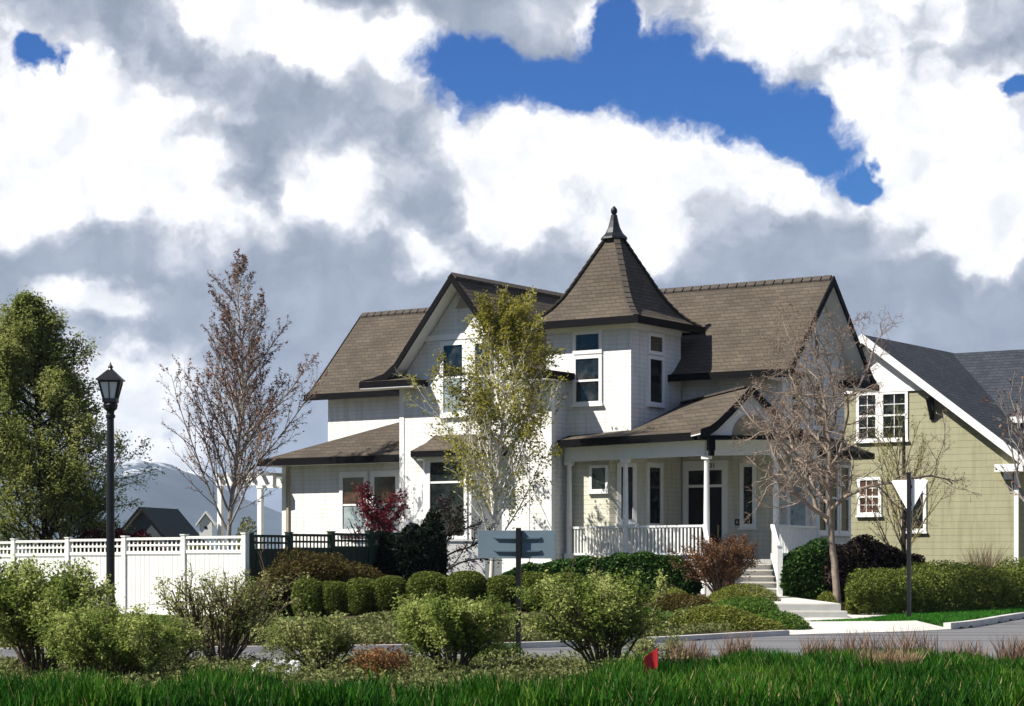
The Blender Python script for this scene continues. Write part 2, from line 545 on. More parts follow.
class MB:
    """collects solids into ONE mesh; self.xf maps local points"""
    def __init__(s, xf=None):
        s.v, s.f, s.xf = [], [], xf

    def add(s, vs, fs):
        n = len(s.v)
        if s.xf:
            vs = [s.xf(*p) for p in vs]
        s.v += [tuple(p) for p in vs]
        s.f += [tuple(i + n for i in f) for f in fs]
        return s

    def box(s, x0, x1, y0, y1, z0, z1):
        return s.add([(x0, y0, z0), (x1, y0, z0), (x1, y1, z0), (x0, y1, z0), (x0, y0, z1), (x1, y0, z1), (x1, y1, z1), (x0, y1, z1)],
                     [(3, 2, 1, 0), (4, 5, 6, 7), (0, 1, 5, 4), (1, 2, 6, 5), (2, 3, 7, 6), (3, 0, 4, 7)])

    def prism(s, poly, z0, z1):
        """poly in plan, counter-clockwise; z0/z1 numbers or per-vertex lists"""
        n = len(poly)
        a = z0 if isinstance(z0, (list, tuple)) else [z0] * n
        b = z1 if isinstance(z1, (list, tuple)) else [z1] * n
        vs = [(p[0], p[1], a[i]) for i, p in enumerate(poly)] + [(p[0], p[1], b[i]) for i, p in enumerate(poly)]
        fs = [tuple(range(n - 1, -1, -1)), tuple(range(n, 2 * n))]
        fs += [(i, (i + 1) % n, n + (i + 1) % n, n + i) for i in range(n)]
        return s.add(vs, fs)

    def extrude(s, prof, fn, t0, t1):
        """profile points (s,z) swept from t0 to t1; fn(t,s,z)->point"""
        n = len(prof)
        vs = [fn(t0, a, z) for a, z in prof] + [fn(t1, a, z) for a, z in prof]
        fs = [tuple(range(n)), tuple(range(2 * n - 1, n - 1, -1))]
        fs += [(i, n + i, n + (i + 1) % n, (i + 1) % n) for i in range(n)]
        return s.add(vs, fs)

    def bar(s, p, q, w, h=None, up=(0, 0, 1)):
        """square bar from p to q, w across, h in the up direction"""
        h = h or w
        p, q = Vector(p), Vector(q)
        d = (q - p).normalized()
        side = d.cross(Vector(up))
        if side.length < 1e-4:
            side = d.cross(Vector((1, 0, 0)))
        side.normalize()
        u = side.cross(d).normalized()
        vs = []
        for c in (p, q):
            for a, b in ((-1, -1), (1, -1), (1, 1), (-1, 1)):
                vs.append(tuple(c + side * (a * w / 2) + u * (b * h / 2)))
        return s.add(vs, [(0, 1, 2, 3), (7, 6, 5, 4), (0, 4, 5, 1), (1, 5, 6, 2), (2, 6, 7, 3), (3, 7, 4, 0)])

    def lathe(s, prof, n=16, c=(0, 0), square=False):
        """rings (r,z) round a vertical axis"""
        vs, fs = [], []
        for r, z in prof:
            for k in range(n):
                a = 2 * math.pi * (k + .5) / n
                vs.append((c[0] + r * math.cos(a), c[1] + r * math.sin(a), z))
        m = len(prof)
        for i in range(m - 1):
            for k in range(n):
                k2 = (k + 1) % n
                fs.append((i * n + k, i * n + k2, (i + 1) * n + k2, (i + 1) * n + k))
        fs.append(tuple(range(n - 1, -1, -1)))
        fs.append(tuple((m - 1) * n + k for k in range(n)))
        return s.add(vs, fs)

    def build(s, name, mat, parent=None, bevel=0, smooth=False, loc=None):
        me = bpy.data.meshes.new(name)
        me.from_pydata(s.v, [], s.f)
        bm = bmesh.new()
        bm.from_mesh(me)
        bmesh.ops.recalc_face_normals(bm, faces=bm.faces)
        if bevel:
            try:
                bmesh.ops.bevel(bm, geom=bm.edges, offset=bevel, segments=1, affect='EDGES', clamp_overlap=True)
            except Exception:
                pass
        bm.to_mesh(me)
        bm.free()
        if smooth:
            for p in me.polygons:
                p.use_smooth = True
        return link(name, me, mat, parent, loc)


def mesh_np(name, V, F, tint=None, smooth=False):
    """V (N,3), F (M,4) quads"""
    me = bpy.data.meshes.new(name)
    V = np.asarray(V, dtype=np.float32)
    F = np.asarray(F, dtype=np.int32)
    me.vertices.add(len(V))
    me.vertices.foreach_set('co', V.ravel())
    me.loops.add(F.size)
    me.loops.foreach_set('vertex_index', F.ravel())
    me.polygons.add(len(F))
    me.polygons.foreach_set('loop_start', np.arange(0, F.size, F.shape[1], dtype=np.int32))
    me.polygons.foreach_set('loop_total', np.full(len(F), F.shape[1], dtype=np.int32))
    if tint is not None:
        a = me.attributes.new('tint', 'FLOAT', 'POINT')
        a.data.foreach_set('value', np.asarray(tint, dtype=np.float32))
    me.update(calc_edges=True)
    if smooth:
        me.polygons.foreach_set('use_smooth', np.ones(len(F), dtype=bool))
    return me


def unit(a):
    return a / np.maximum(np.linalg.norm(a, axis=-1, keepdims=True), 1e-9)


def leaf_arrays(rng, pts, size, aspect=.55, up=.3, var=.35, tint=None, dirs=None, spread=1.0):
    """one rhombic leaf per point"""
    n = len(pts)
    nr = rng.normal(size=(n, 3))
    nr[:, 2] = np.abs(nr[:, 2]) * (1 + up) + up
    nr = unit(nr)
    t = rng.normal(size=(n, 3)) * spread
    if dirs is not None:
        t = t * .6 + dirs
    t = unit(t - nr * (t * nr).sum(1, keepdims=True))
    b = np.cross(nr, t)
    s = size * (1 + var * rng.uniform(-1, 1, size=(n, 1)))
    bend = nr * s * .18
    V = np.stack([pts - t * s * .5, pts + b * s * aspect * .5 + bend * .4, pts + t * s * .5 - bend, pts - b * s * aspect * .5 + bend * .4], 1).reshape(-1, 3)
    F = np.arange(4 * n).reshape(n, 4)
    ti = rng.uniform(0, 1, n) if tint is None else np.clip(tint, 0, 1)
    return V, F, np.repeat(ti, 4)


def leaf_obj(name, arrs, mat, parent=None, loc=None):
    if isinstance(arrs, tuple):
        arrs = [arrs]
    Vs, Fs, Ts, o = [], [], [], 0
    for V, F, t in arrs:
        Vs.append(V)
        Fs.append(F + o)
        Ts.append(t)
        o += len(V)
    me = mesh_np(name, np.concatenate(Vs), np.concatenate(Fs), np.concatenate(Ts))
    return link(name, me, mat, parent, loc)


def tubes_obj(name, paths, mat, parent=None, sides=6):
    """paths: list of (points (k,3), radii (k,))"""
    Vs, Fs, o = [], [], 0
    for pts, rad in paths:
        pts = np.asarray(pts)
        k = len(pts)
        if k < 2:
            continue
        m = sides if rad[0] > .02 else (4 if rad[0] > .008 else 3)
        d = np.gradient(pts, axis=0)
        d = unit(d)
        ref = np.array([1.0, .13, .07]) if abs(d[0, 2]) > .7 else np.array([.1, .05, 1.0])
        a = unit(np.cross(d, ref))
        b = np.cross(d, a)
        ang = np.linspace(0, 2 * np.pi, m, endpoint=False)
        ring = pts[:, None, :] + rad[:, None, None] * (np.cos(ang)[None, :, None] * a[:, None, :] + np.sin(ang)[None, :, None] * b[:, None, :])
        Vs.append(ring.reshape(-1, 3))
        i = np.arange(k - 1)[:, None] * m
        j = np.arange(m)[None, :]
        j2 = (j + 1) % m
        f = np.stack([i + j, i + j2, i + m + j2, i + m + j], -1).reshape(-1, 4) + o
        Fs.append(f)
        o += k * m
    me = mesh_np(name, np.concatenate(Vs), np.concatenate(Fs), smooth=True)
    return link(name, me, mat, parent)


def grow(rng, p, d, L, r, lvl, P, paths, tips):
    """recursive branching; P is a list of dicts, one per level"""
    q = P[lvl]
    n = max(3, int(L / q.get('seg', .35)))
    pts, rad = [np.array(p, float)], [r]
    d = np.array(d, float)
    d /= np.linalg.norm(d)
    end = q.get('end', .25)
    for i in range(n):
        d = d + rng.normal(size=3) * q['wig'] + np.array([0, 0, q.get('up', 0)])
        d /= np.linalg.norm(d)
        pts.append(pts[-1] + d * L / n)
        rad.append(r * (1 - (1 - end) * (i + 1) / n))
    pts, rad = np.array(pts), np.array(rad)
    paths.append((pts, rad))
    if lvl >= P[0].get('leaf', 99):
        for i in range(1, n + 1):
            tips.append((pts[i], unit(pts[i] - pts[i - 1]), lvl))
    if lvl + 1 < len(P):
        k = q['kids'] if isinstance(q['kids'], int) else int(rng.integers(q['kids'][0], q['kids'][1] + 1))
        ph = rng.uniform(0, 6.28)
        for c in range(k):
            t = q.get('start', .25) + (1 - q.get('start', .25)) * (c + rng.uniform(.1, .9)) / k
            x = min(t * n, n - 1e-6)
            i = int(x)
            pos = pts[i] + (pts[i + 1] - pts[i]) * (x - i)
            dd = unit(pts[i + 1] - pts[i])
            ph += 2.4 + rng.normal() * .4
            e1 = np.cross(dd, [.3, .2, 1] if abs(dd[2]) < .9 else [1, .2, 0])
            e1 = unit(e1)
            e2 = np.cross(dd, e1)
            an = R(q['ang'] + rng.normal() * q.get('angv', 6))
            nd = dd * math.cos(an) + (e1 * math.cos(ph) + e2 * math.sin(ph)) * math.sin(an)
            sh = q.get('shape')
            Lc = q['len'] * L * (sh(t) if sh else (1 - .5 * t)) * rng.uniform(.75, 1.2)
            rc = min(rad[i] * .75, r * q.get('rr', .5))
            grow(rng, pos, nd, max(Lc, .08), max(rc, P[0].get('rmin', .004)), lvl + 1, P, paths, tips)


# ------------------------------------------------------------------ ground, road, kerb
CURB = [(-45, 25.5), (-24, 28.5), (-9, 32.0), (-4, 33.0), (-.2, 34.3), (2.36, 36.7), (5.2, 40.3), (8.9, 43.6), (12.3, 51.6), (18, 64), (28, 84), (45, 118)]


def catmull(pts, per=10):
    pts = [np.array(p, float) for p in pts]
    out = []
    for i in range(len(pts) - 1):
        p0, p1, p2, p3 = pts[max(i - 1, 0)], pts[i], pts[i + 1], pts[min(i + 2, len(pts) - 1)]
        for k in range(per):
            t = k / per
            out.append(.5 * ((2 * p1) + (-p0 + p2) * t + (2 * p0 - 5 * p1 + 4 * p2 - p3) * t * t + (-p0 + 3 * p1 - 3 * p2 + p3) * t ** 3))
    out.append(pts[-1])
    return np.array(out)


curb = catmull(CURB)
tang = unit(np.gradient(curb, axis=0))
norm_ = np.stack([-tang[:, 1], tang[:, 0]], 1)       # towards the house


def curb_dist(x, y):
    """signed distance from the kerb line, positive on the house side (arrays)"""
    x, y = np.atleast_1d(np.asarray(x, float)), np.atleast_1d(np.asarray(y, float))
    P = np.stack([x, y], 1)
    out = np.zeros(len(P))
    for s in range(0, len(P), 20000):
        Q = P[s:s + 20000]
        D = Q[:, None, :] - curb[None]
        i = (D ** 2).sum(2).argmin(1)
        out[s:s + 20000] = (D[np.arange(len(Q)), i] * norm_[i]).sum(1)
    return out


def sst(x, a, b):
    t = np.clip((x - a) / (b - a), 0, 1)
    return t * t * (3 - 2 * t)


def ramp_w(x):
    return 2.31 - 1.85 * np.clip((x - 5.6) / 3.3, 0, 1)


def gz(x, y):
    x, y = np.atleast_1d(np.asarray(x, float)), np.atleast_1d(np.asarray(y, float))
    d = curb_dist(x, y)
    ramp = sst(x + .25 * (y - 40.3), 4.9, 5.3) * (1 - sst(x - .1 * (y - 43), 8.6, 9.0)) * (1 - sst(d - ramp_w(x), -.12, .1))
    house = .085 + .04 * sst(x, 5, 9) + .36 * sst(d, 3.2, 9) * sst(x, -7, 3) + .03 * sst(d, 1, 4) + .5 * sst(y, 66, 120)
    near = .02 + 0 * x
    house = house * (1 - ramp) - .05 * ramp
    z = np.where(d > .14, house, np.where(y < 28.4, near, -.03))
    return z


def gz1(x, y):
    return float(gz(x, y)[0])


def ground_axis(lo, hi, steps):
    return np.concatenate([np.arange(a, b, s) for a, b, s in steps] + [[hi]])


def build_ground():
    xs = ground_axis(0, 6000, [(-6000, -400, 700), (-400, -40, 40), (-40, -18, 2), (-18, 20, .33), (20, 40, 2), (40, 400, 40), (400, 6000, 700)])
    ys = ground_axis(0, 9000, [(-400, 10, 40), (10, 27, 2), (27, 58, .33), (58, 90, 2), (90, 400, 30), (400, 9000, 900)])
    X, Y = np.meshgrid(xs, ys)
    z = gz(X.ravel(), Y.ravel())
    V = np.stack([X.ravel(), Y.ravel(), z], 1)
    nx, ny = len(xs), len(ys)
    i = np.arange(ny - 1)[:, None] * nx + np.arange(nx - 1)[None]
    F = np.stack([i, i + 1, i + nx + 1, i + nx], -1).reshape(-1, 4)
    o = link('ground', mesh_np('ground', V, F, smooth=True), M['ground'])
    tag(o, 'brown soil and rough grass ground under the whole street corner', 'ground', kind='structure')


build_ground()


def strip(name, mat, d0, d1, z0, z1=None, i0=0, i1=None, label=None, cat=None, thick=None):
    """a band following the kerb between offsets d0 and d1"""
    i1 = i1 or len(curb)
    a = curb[i0:i1] + norm_[i0:i1] * d0
    b = curb[i0:i1] + norm_[i0:i1] * (d1[:, None] if isinstance(d1, np.ndarray) else d1)
    z1 = z0 if z1 is None else z1
    n = len(a)
    mb = MB()
    vs = [(p[0], p[1], z0) for p in a] + [(p[0], p[1], z1) for p in b]
    fs = [(i, i + 1, n + i + 1, n + i) for i in range(n - 1)]
    if thick:
        vs += [(p[0], p[1], z0 - thick) for p in a] + [(p[0], p[1], z1 - thick) for p in b]
        fs += [(2 * n + i, i, n * 0 + i + 1, 2 * n + i + 1) for i in range(0)]
        fs += [(i + 1, i, 2 * n + i, 2 * n + i + 1) for i in range(n - 1)]
        fs += [(n + i, n + i + 1, 3 * n + i + 1, 3 * n + i) for i in range(n - 1)]
        fs += [(3 * n + i, 3 * n + i + 1, 2 * n + i + 1, 2 * n + i) for i in range(n - 1)]
        fs += [(0, n, 3 * n, 2 * n), (n - 1, 3 * n - 1, 4 * n - 1, 2 * n - 1)]
    mb.add(vs, fs)
    o = mb.build(name, mat)
    return tag(o, label, cat, kind='structure')


def build_road():
    c = curb - norm_ * .0
    vs = [(p[0], p[1], 0.0) for p in c]
    near = [(-45 + k * (90 / (len(c) - 1)), 28.2 - .0 * k, 0.0) for k in range(len(c))]
    near[0] = (-45, 20, 0)
    vs += [(x, min(y, cy - 1) if y > cy - 1 else y, 0.0) for (x, y, _), cy in zip(near, [999] * len(near))]
    n = len(c)
    me = MB().add(vs, [(n + i, n + i + 1, i + 1, i) for i in range(n - 1)])
    o = me.build('road', M['asphalt'])
    tag(o, 'grey asphalt lane curving past the front of the house', 'road', kind='structure')


build_road()


def idx_near(x):
    return int(np.abs(curb[:, 0] - x).argmin())


ia, ib = idx_near(5.25), idx_near(8.9)
strip('kerb', M['kerb'], 0, .16, .095, i0=0, i1=ia + 1, thick=.2, label='pale concrete kerb along the lane in front of the low junipers', cat='kerb')
strip('kerb', M['kerb'], 0, .16, .135, i0=ib, thick=.2, label='concrete kerb of the side street right of the kerb ramp', cat='kerb')
M_walk = M['concrete']
# kerb ramp: white concrete sloping from the lane up to the footpath
strip('pavement', M_walk, 0.0, ramp_w(curb[ia:ib + 1, 0] - .5), .012, .17, ia, ib + 1, label='white concrete kerb ramp between steps and lane', cat='pavement', thick=.2)
# footpath behind the lawn strip
strip('pavement', M_walk, 2.3, 3.5, .176, .178, idx_near(5.3), None, label='pale concrete footpath running behind the lawn strip', cat='pavement', thick=.12)

# lawn strip between the kerb of the side street and the footpath
def lawn():
    rng = np.random.default_rng(5)
    i0 = idx_near(6.6)
    n = 30000
    ii = rng.uniform(i0, len(curb) - 24, n)
    k = ii.astype(int)
    fr = (ii - k)[:, None]
    p = curb[k] * (1 - fr) + curb[k + 1] * fr
    lo = np.where(k < ib, ramp_w(curb[k, 0] - .5) + .02, .22)
    off = lo + (2.22 - lo) * rng.uniform(0, 1, n)
    nn = norm_[k]
    q = p + nn * off[:, None]
    base = np.column_stack([q, gz(q[:, 0], q[:, 1])])
    keep = off < 2.25
    base = base[keep]
    return blades(rng, base, .07, .016, .5, 'lawn')


def blades(rng, base, h, w, lean, mat, tint=None, hv=.4, name='grass'):
    n = len(base)
    hh = h * (1 + hv * rng.uniform(-1, 1, n)) if np.isscalar(h) else h
    a = rng.uniform(0, 2 * np.pi, n)
    side = np.stack([np.cos(a), np.sin(a), 0 * a], 1)
    la = rng.uniform(0, 2 * np.pi, n)
    ln = np.stack([np.cos(la), np.sin(la), 0 * la], 1) * (lean * hh * rng.uniform(.2, 1, n))[:, None]
    up = np.zeros((n, 3))
    up[:, 2] = hh
    ww = (w * rng.uniform(.6, 1.3, n))[:, None]
    v = [base - side * ww / 2, base + side * ww / 2,
         base + up * .55 + ln * .3 + side * ww * .42, base + up * .55 + ln * .3 - side * ww * .42,
         base + up + ln + side * ww * .06, base + up + ln - side * ww * .06]
    V = np.stack(v, 1).reshape(-1, 3)
    o = np.arange(n)[:, None] * 6
    F = np.concatenate([o + np.array([[0, 1, 2, 3]]), o + np.array([[3, 2, 4, 5]])], 0)
    t = rng.uniform(0, 1, n) if tint is None else np.clip(tint, 0, 1)
    return link(name, mesh_np(name, V, F, np.repeat(t, 6)), M[mat])


o = lawn()
tag(o, 'bright green lawn strip between footpath and side street kerb', 'lawn', kind='stuff')

# ------------------------------------------------------------------ distant mountains
def mountains():
    rng = np.random.default_rng(3)
    xs = np.linspace(-3200, 2600, 220)
    ys = np.linspace(3600, 5200, 60)
    X, Y = np.meshgrid(xs, ys)
    t = (Y - 3600) / 1600
    px = 512 + X / 4300 * 2150
    prof = 70 + 150 * np.exp(-((px - 150) / 85.0) ** 2) + 80 * np.exp(-((px + 150) / 160.0) ** 2) + 40 * np.exp(-((px - 700) / 300.0) ** 2)
    ridge = np.zeros_like(X)
    for k in range(1, 7):
        f = .0011 * 1.9 ** k
        ridge += np.abs(np.sin(X * f + rng.uniform(0, 6) + 1.3 * np.sin(Y * f * .7 + k)) * np.cos(Y * f * .8 + rng.uniform(0, 6))) / 1.7 ** k
    Z = (prof * (.75 + .45 * ridge)) * np.sin(np.pi * np.clip(t, 0, 1)) ** .8 - 6
    V = np.stack([X.ravel(), Y.ravel(), Z.ravel()], 1)
    nx, ny = len(xs), len(ys)
    i = np.arange(ny - 1)[:, None] * nx + np.arange(nx - 1)[None]
    F = np.stack([i, i + 1, i + nx + 1, i + nx], -1).reshape(-1, 4)
    tag(link('mountains', mesh_np('mountains', V, F), M['mountain']), 'far blue mountain ridge with patches of snow', 'mountain', kind='structure')


mountains()


def haze():
    m = bpy.data.materials.new('haze')
    m.use_nodes = True
    T = NT(m.node_tree)
    v = T.n('ShaderNodeVolumePrincipled')
    v.inputs['Color'].default_value = (.62, .76, 1, 1)
    v.inputs['Density'].default_value = .00008
    v.inputs['Anisotropy'].default_value = .0
    ot = T.n('ShaderNodeOutputMaterial')
    T.link(v.outputs[0], ot.inputs['Volume'])
    ob = MB().box(-6100, 6100, -450, 9100, -8, 420).build('haze', m)
    tag(ob, 'thin blue haze in front of the far mountains', 'haze', kind='stuff')


haze()
# ------------------------------------------------------------------ the white Victorian house
AL = R(34)
CH = (119 / 2150 * 61, 61.0)


def w2l(X, Y):
    dx, dy = X - CH[0], Y - CH[1]
    return dx * math.cos(AL) - dy * math.sin(AL), dx * math.sin(AL) + dy * math.cos(AL)


def l2w(a, b):
    return CH[0] + a * math.cos(AL) + b * math.sin(AL), CH[1] - a * math.sin(AL) + b * math.cos(AL)


class Plane:
    """wall plane: s along the wall, d out of it, z up (house local)"""
    def __init__(s, o, e):
        s.o = o
        l = math.hypot(*e)
        s.e = (e[0] / l, e[1] / l)
        s.n = (s.e[1], -s.e[0])           # outward = right of the direction of travel

    def __call__(s, a, d, z):
        return (s.o[0] + s.e[0] * a + s.n[0] * d, s.o[1] + s.e[1] * a + s.n[1] * d, z)


def FRONT(b):
    return Plane((0, b), (1, 0))


def ENDR(a):
    return Plane((a, 0), (0, 1))


def window(parent, pl, s0, s1, z0, z1, trim=.11, rail=None, glass='glass', glass_low=None, grid=0, head=0, sill=True, rails=(), label=None, out=.05):
    """frame proud of the wall with the panes set back inside it"""
    t = trim
    f = MB(pl)
    f.box(s0 - t, s0, .003 - .02, out, z0 - t, z1 + t + head)
    f.box(s1, s1 + t, .003 - .02, out, z0 - t, z1 + t + head)
    f.box(s0, s1, -.017, out, z1, z1 + t + head)
    f.box(s0, s1, -.017, out, z0 - t, z0)
    w = f.build('window', M['trim'], parent)
    if label:
        w['label'] = label
    if sill:
        MB(pl).box(s0 - t - .04, s1 + t + .04, -.015, out + .05, z0 - t - .05, z0 - t + .004).build('sill', M['trim'], w)
    cuts = [z0] + ([rail] if rail else []) + [z1]
    for i in range(len(cuts) - 1):
        a, b = cuts[i] + (.03 if i else 0), cuts[i + 1] - (.03 if i < len(cuts) - 2 else 0)
        g = glass_low if (glass_low and i == 0 and len(cuts) > 2) else glass
        MB(pl).box(s0, s1, -.015, .012, a, b).build('pane', M[g], w)
        if grid:
            gb = MB(pl)
            for k in range(1, grid):
                x = s0 + (s1 - s0) * k / grid
                gb.box(x - .012, x + .012, .012, .026, a, b)
            zm = (a + b) / 2
            gb.box(s0, s1, .0122, .024, zm - .012, zm + .012)
            gb.build('glazing_bars', M['trim'], w)
    if rail:
        MB(pl).box(s0, s1, -.014, .034, rail - .03, rail + .03).build('sash_rail', M['trim'], w)
    # thin dark rebate round the glass
    return w


def half(prof, thick):
    """closed roof slab section for one slope: profile of (s,z) from ridge to eave"""
    return list(prof) + [(s, z - thick) for s, z in reversed(prof)]


def offset_prof(prof, dz):
    return [(s, z + dz) for s, z in prof]


def gable_roof(parent, prof, fn, t0, t1, mat, cut0=True, cut1=True, soffit=True, fascia=.26, gutter=True, label=None, ridge=True, trim='black_trim', sides=(-1, 1), tt=None):
    """prof: (s,z) ridge to eave. fn(t,s,z)->local point"""
    TH = .09
    rb = MB()
    for sg in sides:
        rb.extrude([(sg * s, z) for s, z in half(prof, TH)], fn, t0, t1)
    roof = rb.build('roof', M[mat], parent)
    if label:
        roof['label'] = label
    if ridge:
        rc = MB()
        z = prof[0][1]
        n = int(abs(t1 - t0) / .3)
        for k in range(n):
            ta = t0 + (t1 - t0) * k / n
            tb = t0 + (t1 - t0) * (k + .86) / n
            lift = .02
            rc.extrude([(0, z + .035 + lift), (-.16, z - .10 + lift), (-.14, z - .15), (0, z - .03), (.14, z - .15), (.16, z - .10 + lift)], fn, ta, tb)
        rc.build('ridge_cap', M['shingle_dark' if mat == 'shingle' else 'slate'], roof)
    if soffit:
        sb = MB()
        for sg in sides:
            p = offset_prof(prof, -TH - .004)
            sb.extrude([(sg * s, z) for s, z in half(p, .03)], fn, t0 + .012, t1 - .012)
        sb.build('soffit', M['trim'], roof)
    for t, on, sgn in ((t0, cut0, -1), (t1, cut1, 1)):
        if not on:
            continue
        tb = MB()
        for sg in sides:
            p = offset_prof(prof, .018)
            tb.extrude([(sg * s, z) for s, z in half(p, fascia)], fn, t, t + sgn * .05)
        tb.build('barge_board', M[trim], roof)
    if gutter:
        s, z = prof[-1]
        ds = .12
        for sg in sides:
            gb = MB()
            x0, x1 = sorted((sg * (s - .01), sg * (s + ds)))
            gb.extrude([(x0, z + .02), (x1, z + .02), (x1, z - .15), (x0, z - .19)], fn, t0, t1)
            gb.build('gutter', M[trim], roof)
    return roof


M['shingle_dark'] = plain('dark ridge shingles', (.07, .06, .05), .9, .25, 5)

house = empty('house', (CH[0], CH[1], 0), -AL, 'white two storey Victorian house with square tower, wraparound porch and brown shingle roofs', 'house')
G0 = .35                                                  # wall bottoms, below the planting

FA = lambda t, s, z: (MGA + s, t, z)
MGA = -5.25
# --- main gable block
main_prof = [(0, 9.74), (1.02, 8.49), (2.08, 7.20), (2.46, 6.93), (2.87, 6.82), (3.27, 6.76)]
mw = MB()
mw.extrude([(0, 9.57), (-2.08, 7.03), (-2.32, 6.76), (-2.32, G0), (2.32, G0), (2.32, 6.76), (2.08, 7.03)], FA, -.8, 3.2)
mw.build('wall', M['siding'], house)
MB().box(-2.94, -2.19, -.78, .6, G0, 6.55).build('wall', M['siding'], house)
gable_roof(house, main_prof, FA, -1.4, 5.3, 'shingle', cut1=False)
# eave returns of the main gable
def eave_return(parent, pts_fn, s0, s1, t0, t1, z):
    b = MB()
    b.add([pts_fn(t0, s0, z - .24), pts_fn(t0, s1, z - .24), pts_fn(t1, s1, z - .24), pts_fn(t1, s0, z - .24),
           pts_fn(t0, s0, z - .06), pts_fn(t0, s1, z - .06), pts_fn(t1, s1, z - .06), pts_fn(t1, s0, z - .06)],
          [(0, 1, 2, 3), (7, 6, 5, 4), (0, 4, 5, 1), (1, 5, 6, 2), (2, 6, 7, 3), (3, 7, 4, 0)])
    o = b.build('eave_return', M['black_trim'], parent)
    sm = (s0 + s1) / 2
    r = MB()
    e = .004
    r.add([pts_fn(t0, s0, z - .06 + e), pts_fn(t0, s1, z - .06 + e), pts_fn(t1, s1, z - .06 + e), pts_fn(t1, s0, z - .06 + e),
           pts_fn(t1 * .8 + t0 * .2, s0 * .65 + s1 * .35, z + .13), pts_fn(t1 * .8 + t0 * .2, s0 * .35 + s1 * .65, z + .13)],
          [(3, 2, 1, 0), (0, 1, 5, 4), (1, 2, 5), (2, 3, 4, 5), (3, 0, 4)])
    r.build('return_roof', M['shingle'], o)
    u = MB()
    u.add([pts_fn(t0 * .98 + t1 * .02, s0 * .98 + s1 * .02, z - .27), pts_fn(t0 * .98 + t1 * .02, s1 * .98 + s0 * .02, z - .27),
           pts_fn(t1, s1 * .98 + s0 * .02, z - .27), pts_fn(t1, s0 * .98 + s1 * .02, z - .27),
           pts_fn(t0 * .98 + t1 * .02, s0 * .98 + s1 * .02, z - .243), pts_fn(t0 * .98 + t1 * .02, s1 * .98 + s0 * .02, z - .243),
           pts_fn(t1, s1 * .98 + s0 * .02, z - .243), pts_fn(t1, s0 * .98 + s1 * .02, z - .243)],
          [(0, 1, 2, 3), (7, 6, 5, 4), (0, 4, 5, 1), (1, 5, 6, 2), (2, 6, 7, 3), (3, 7, 4, 0)])
    u.build('return_soffit', M['trim'], o)


eave_return(house, FA, -3.37, -1.3, -1.48, -.803, 6.79)
eave_return(house, FA, 1.9, 3.37, -1.48, -.803, 6.79)
fr = FRONT(-.8)
MB(fr).box(-6.82, -3.68, -.01, .045, 7.90, 8.06).build('belt_course', M['trim'], house)
vb = MB()
vb.add([fr(-5.54, -.01, 8.80), fr(-4.96, -.01, 8.80), fr(-5.25, -.01, 9.2), fr(-5.54, .03, 8.80), fr(-4.96, .03, 8.80), fr(-5.25, .03, 9.2)],
       [(0, 2, 1), (3, 4, 5), (0, 1, 4, 3), (1, 2, 5, 4), (2, 0, 3, 5)])
vb.build('gable_vent', M['vent'], house)
window(house, fr, -5.96, -5.27, 5.75, 7.73, rail=6.78, glass_low='glass_pale', head=.02, label='left upper window of the front gable')
window(house, fr, -4.81, -4.13, 5.75, 7.73, rail=6.78, glass_low='glass_pale', head=.02, label='right upper window of the front gable')
MB(fr).box(-5.155, -4.925, -.01, .043, 5.645, 7.85).build('mullion', M['trim'], house)
MB().box(-7.57 - .025, -7.43, -.825, -.795, G0, 6.52).build('corner_board', M['trim'], house)
MB().box(-2.33, -2.19 + .025, -.805, -.64, G0, 6.5).build('corner_board', M['trim'], house)

# --- bay window at the foot of the gable
bay = [(-6.75, -.78), (-6.13, -1.55), (-4.45, -1.55), (-3.87, -.78)]
MB().prism(bay, G0, 4.49).build('bay', M['siding_plain'], house)
br = MB()
e = [(-7.12, -.79), (-6.34, -1.98), (-4.24, -1.98), (-3.52, -.79)]
tp = [(-6.38, -.79), (-6.08, -.85), (-4.55, -.85), (-4.25, -.79)]
vs = [(p[0], p[1], 4.57) for p in e] + [(p[0], p[1], 5.08) for p in tp]
br.add(vs, [(0, 1, 5, 4), (1, 2, 6, 5), (2, 3, 7, 6), (0, 4, 7, 3), (4, 5, 6, 7), (3, 2, 1, 0)])
rf = br.build('bay_roof', M['shingle'], house)
MB().prism([(-7.10, -.785), (-6.33, -1.965), (-4.25, -1.965), (-3.54, -.785)], 4.41, 4.566).build('fascia', M['black_trim'], rf)
MB().prism([(-6.95, -.785), (-6.24, -1.8), (-4.34, -1.8), (-3.67, -.785)], 4.35, 4.407).build('soffit', M['trim'], rf)
window(house, FRONT(-1.55), -5.9, -4.68, 2.1, 4.25, rail=3.66, label='tall bay window under the small hip roof')

# --- crossing roof: left wing and right wing share one ridge line
RB = 5.2
FB = lambda t, s, z: (t, RB + s, z)
wing_prof = [(0, 9.72), (1.4, 8.28), (2.3, 7.36), (2.75, 6.93), (3.0, 6.78)]
lw = MB()
lw.extrude([(0, 9.55), (-2.6, 6.9), (-2.6, G0), (2.6, G0), (2.6, 6.9)], FB, -13.1, -6.0)
lw.build('wall', M['siding'], house)
gable_roof(house, wing_prof, FB, -13.7, -5.2, 'shingle', cut1=False)
rw = MB()
rw.extrude([(0, 9.55), (-2.2, 7.3), (-2.2, G0), (1.95, G0), (1.95, 7.55)], FB, -.5, 3.25)
rw.build('wall', M['siding'], house)
gable_roof(house, wing_prof, FB, -5.195, 3.8, 'shingle', cut0=False)
FE = lambda t, s, z: (3.25 + (-t), RB + s, z)             # returns on the right gable end
eave_return(house, FE, 1.5, 3.12, -.62, -.003, 6.80)
eave_return(house, FE, -3.1, -2.0, -.62, -.003, 6.80)
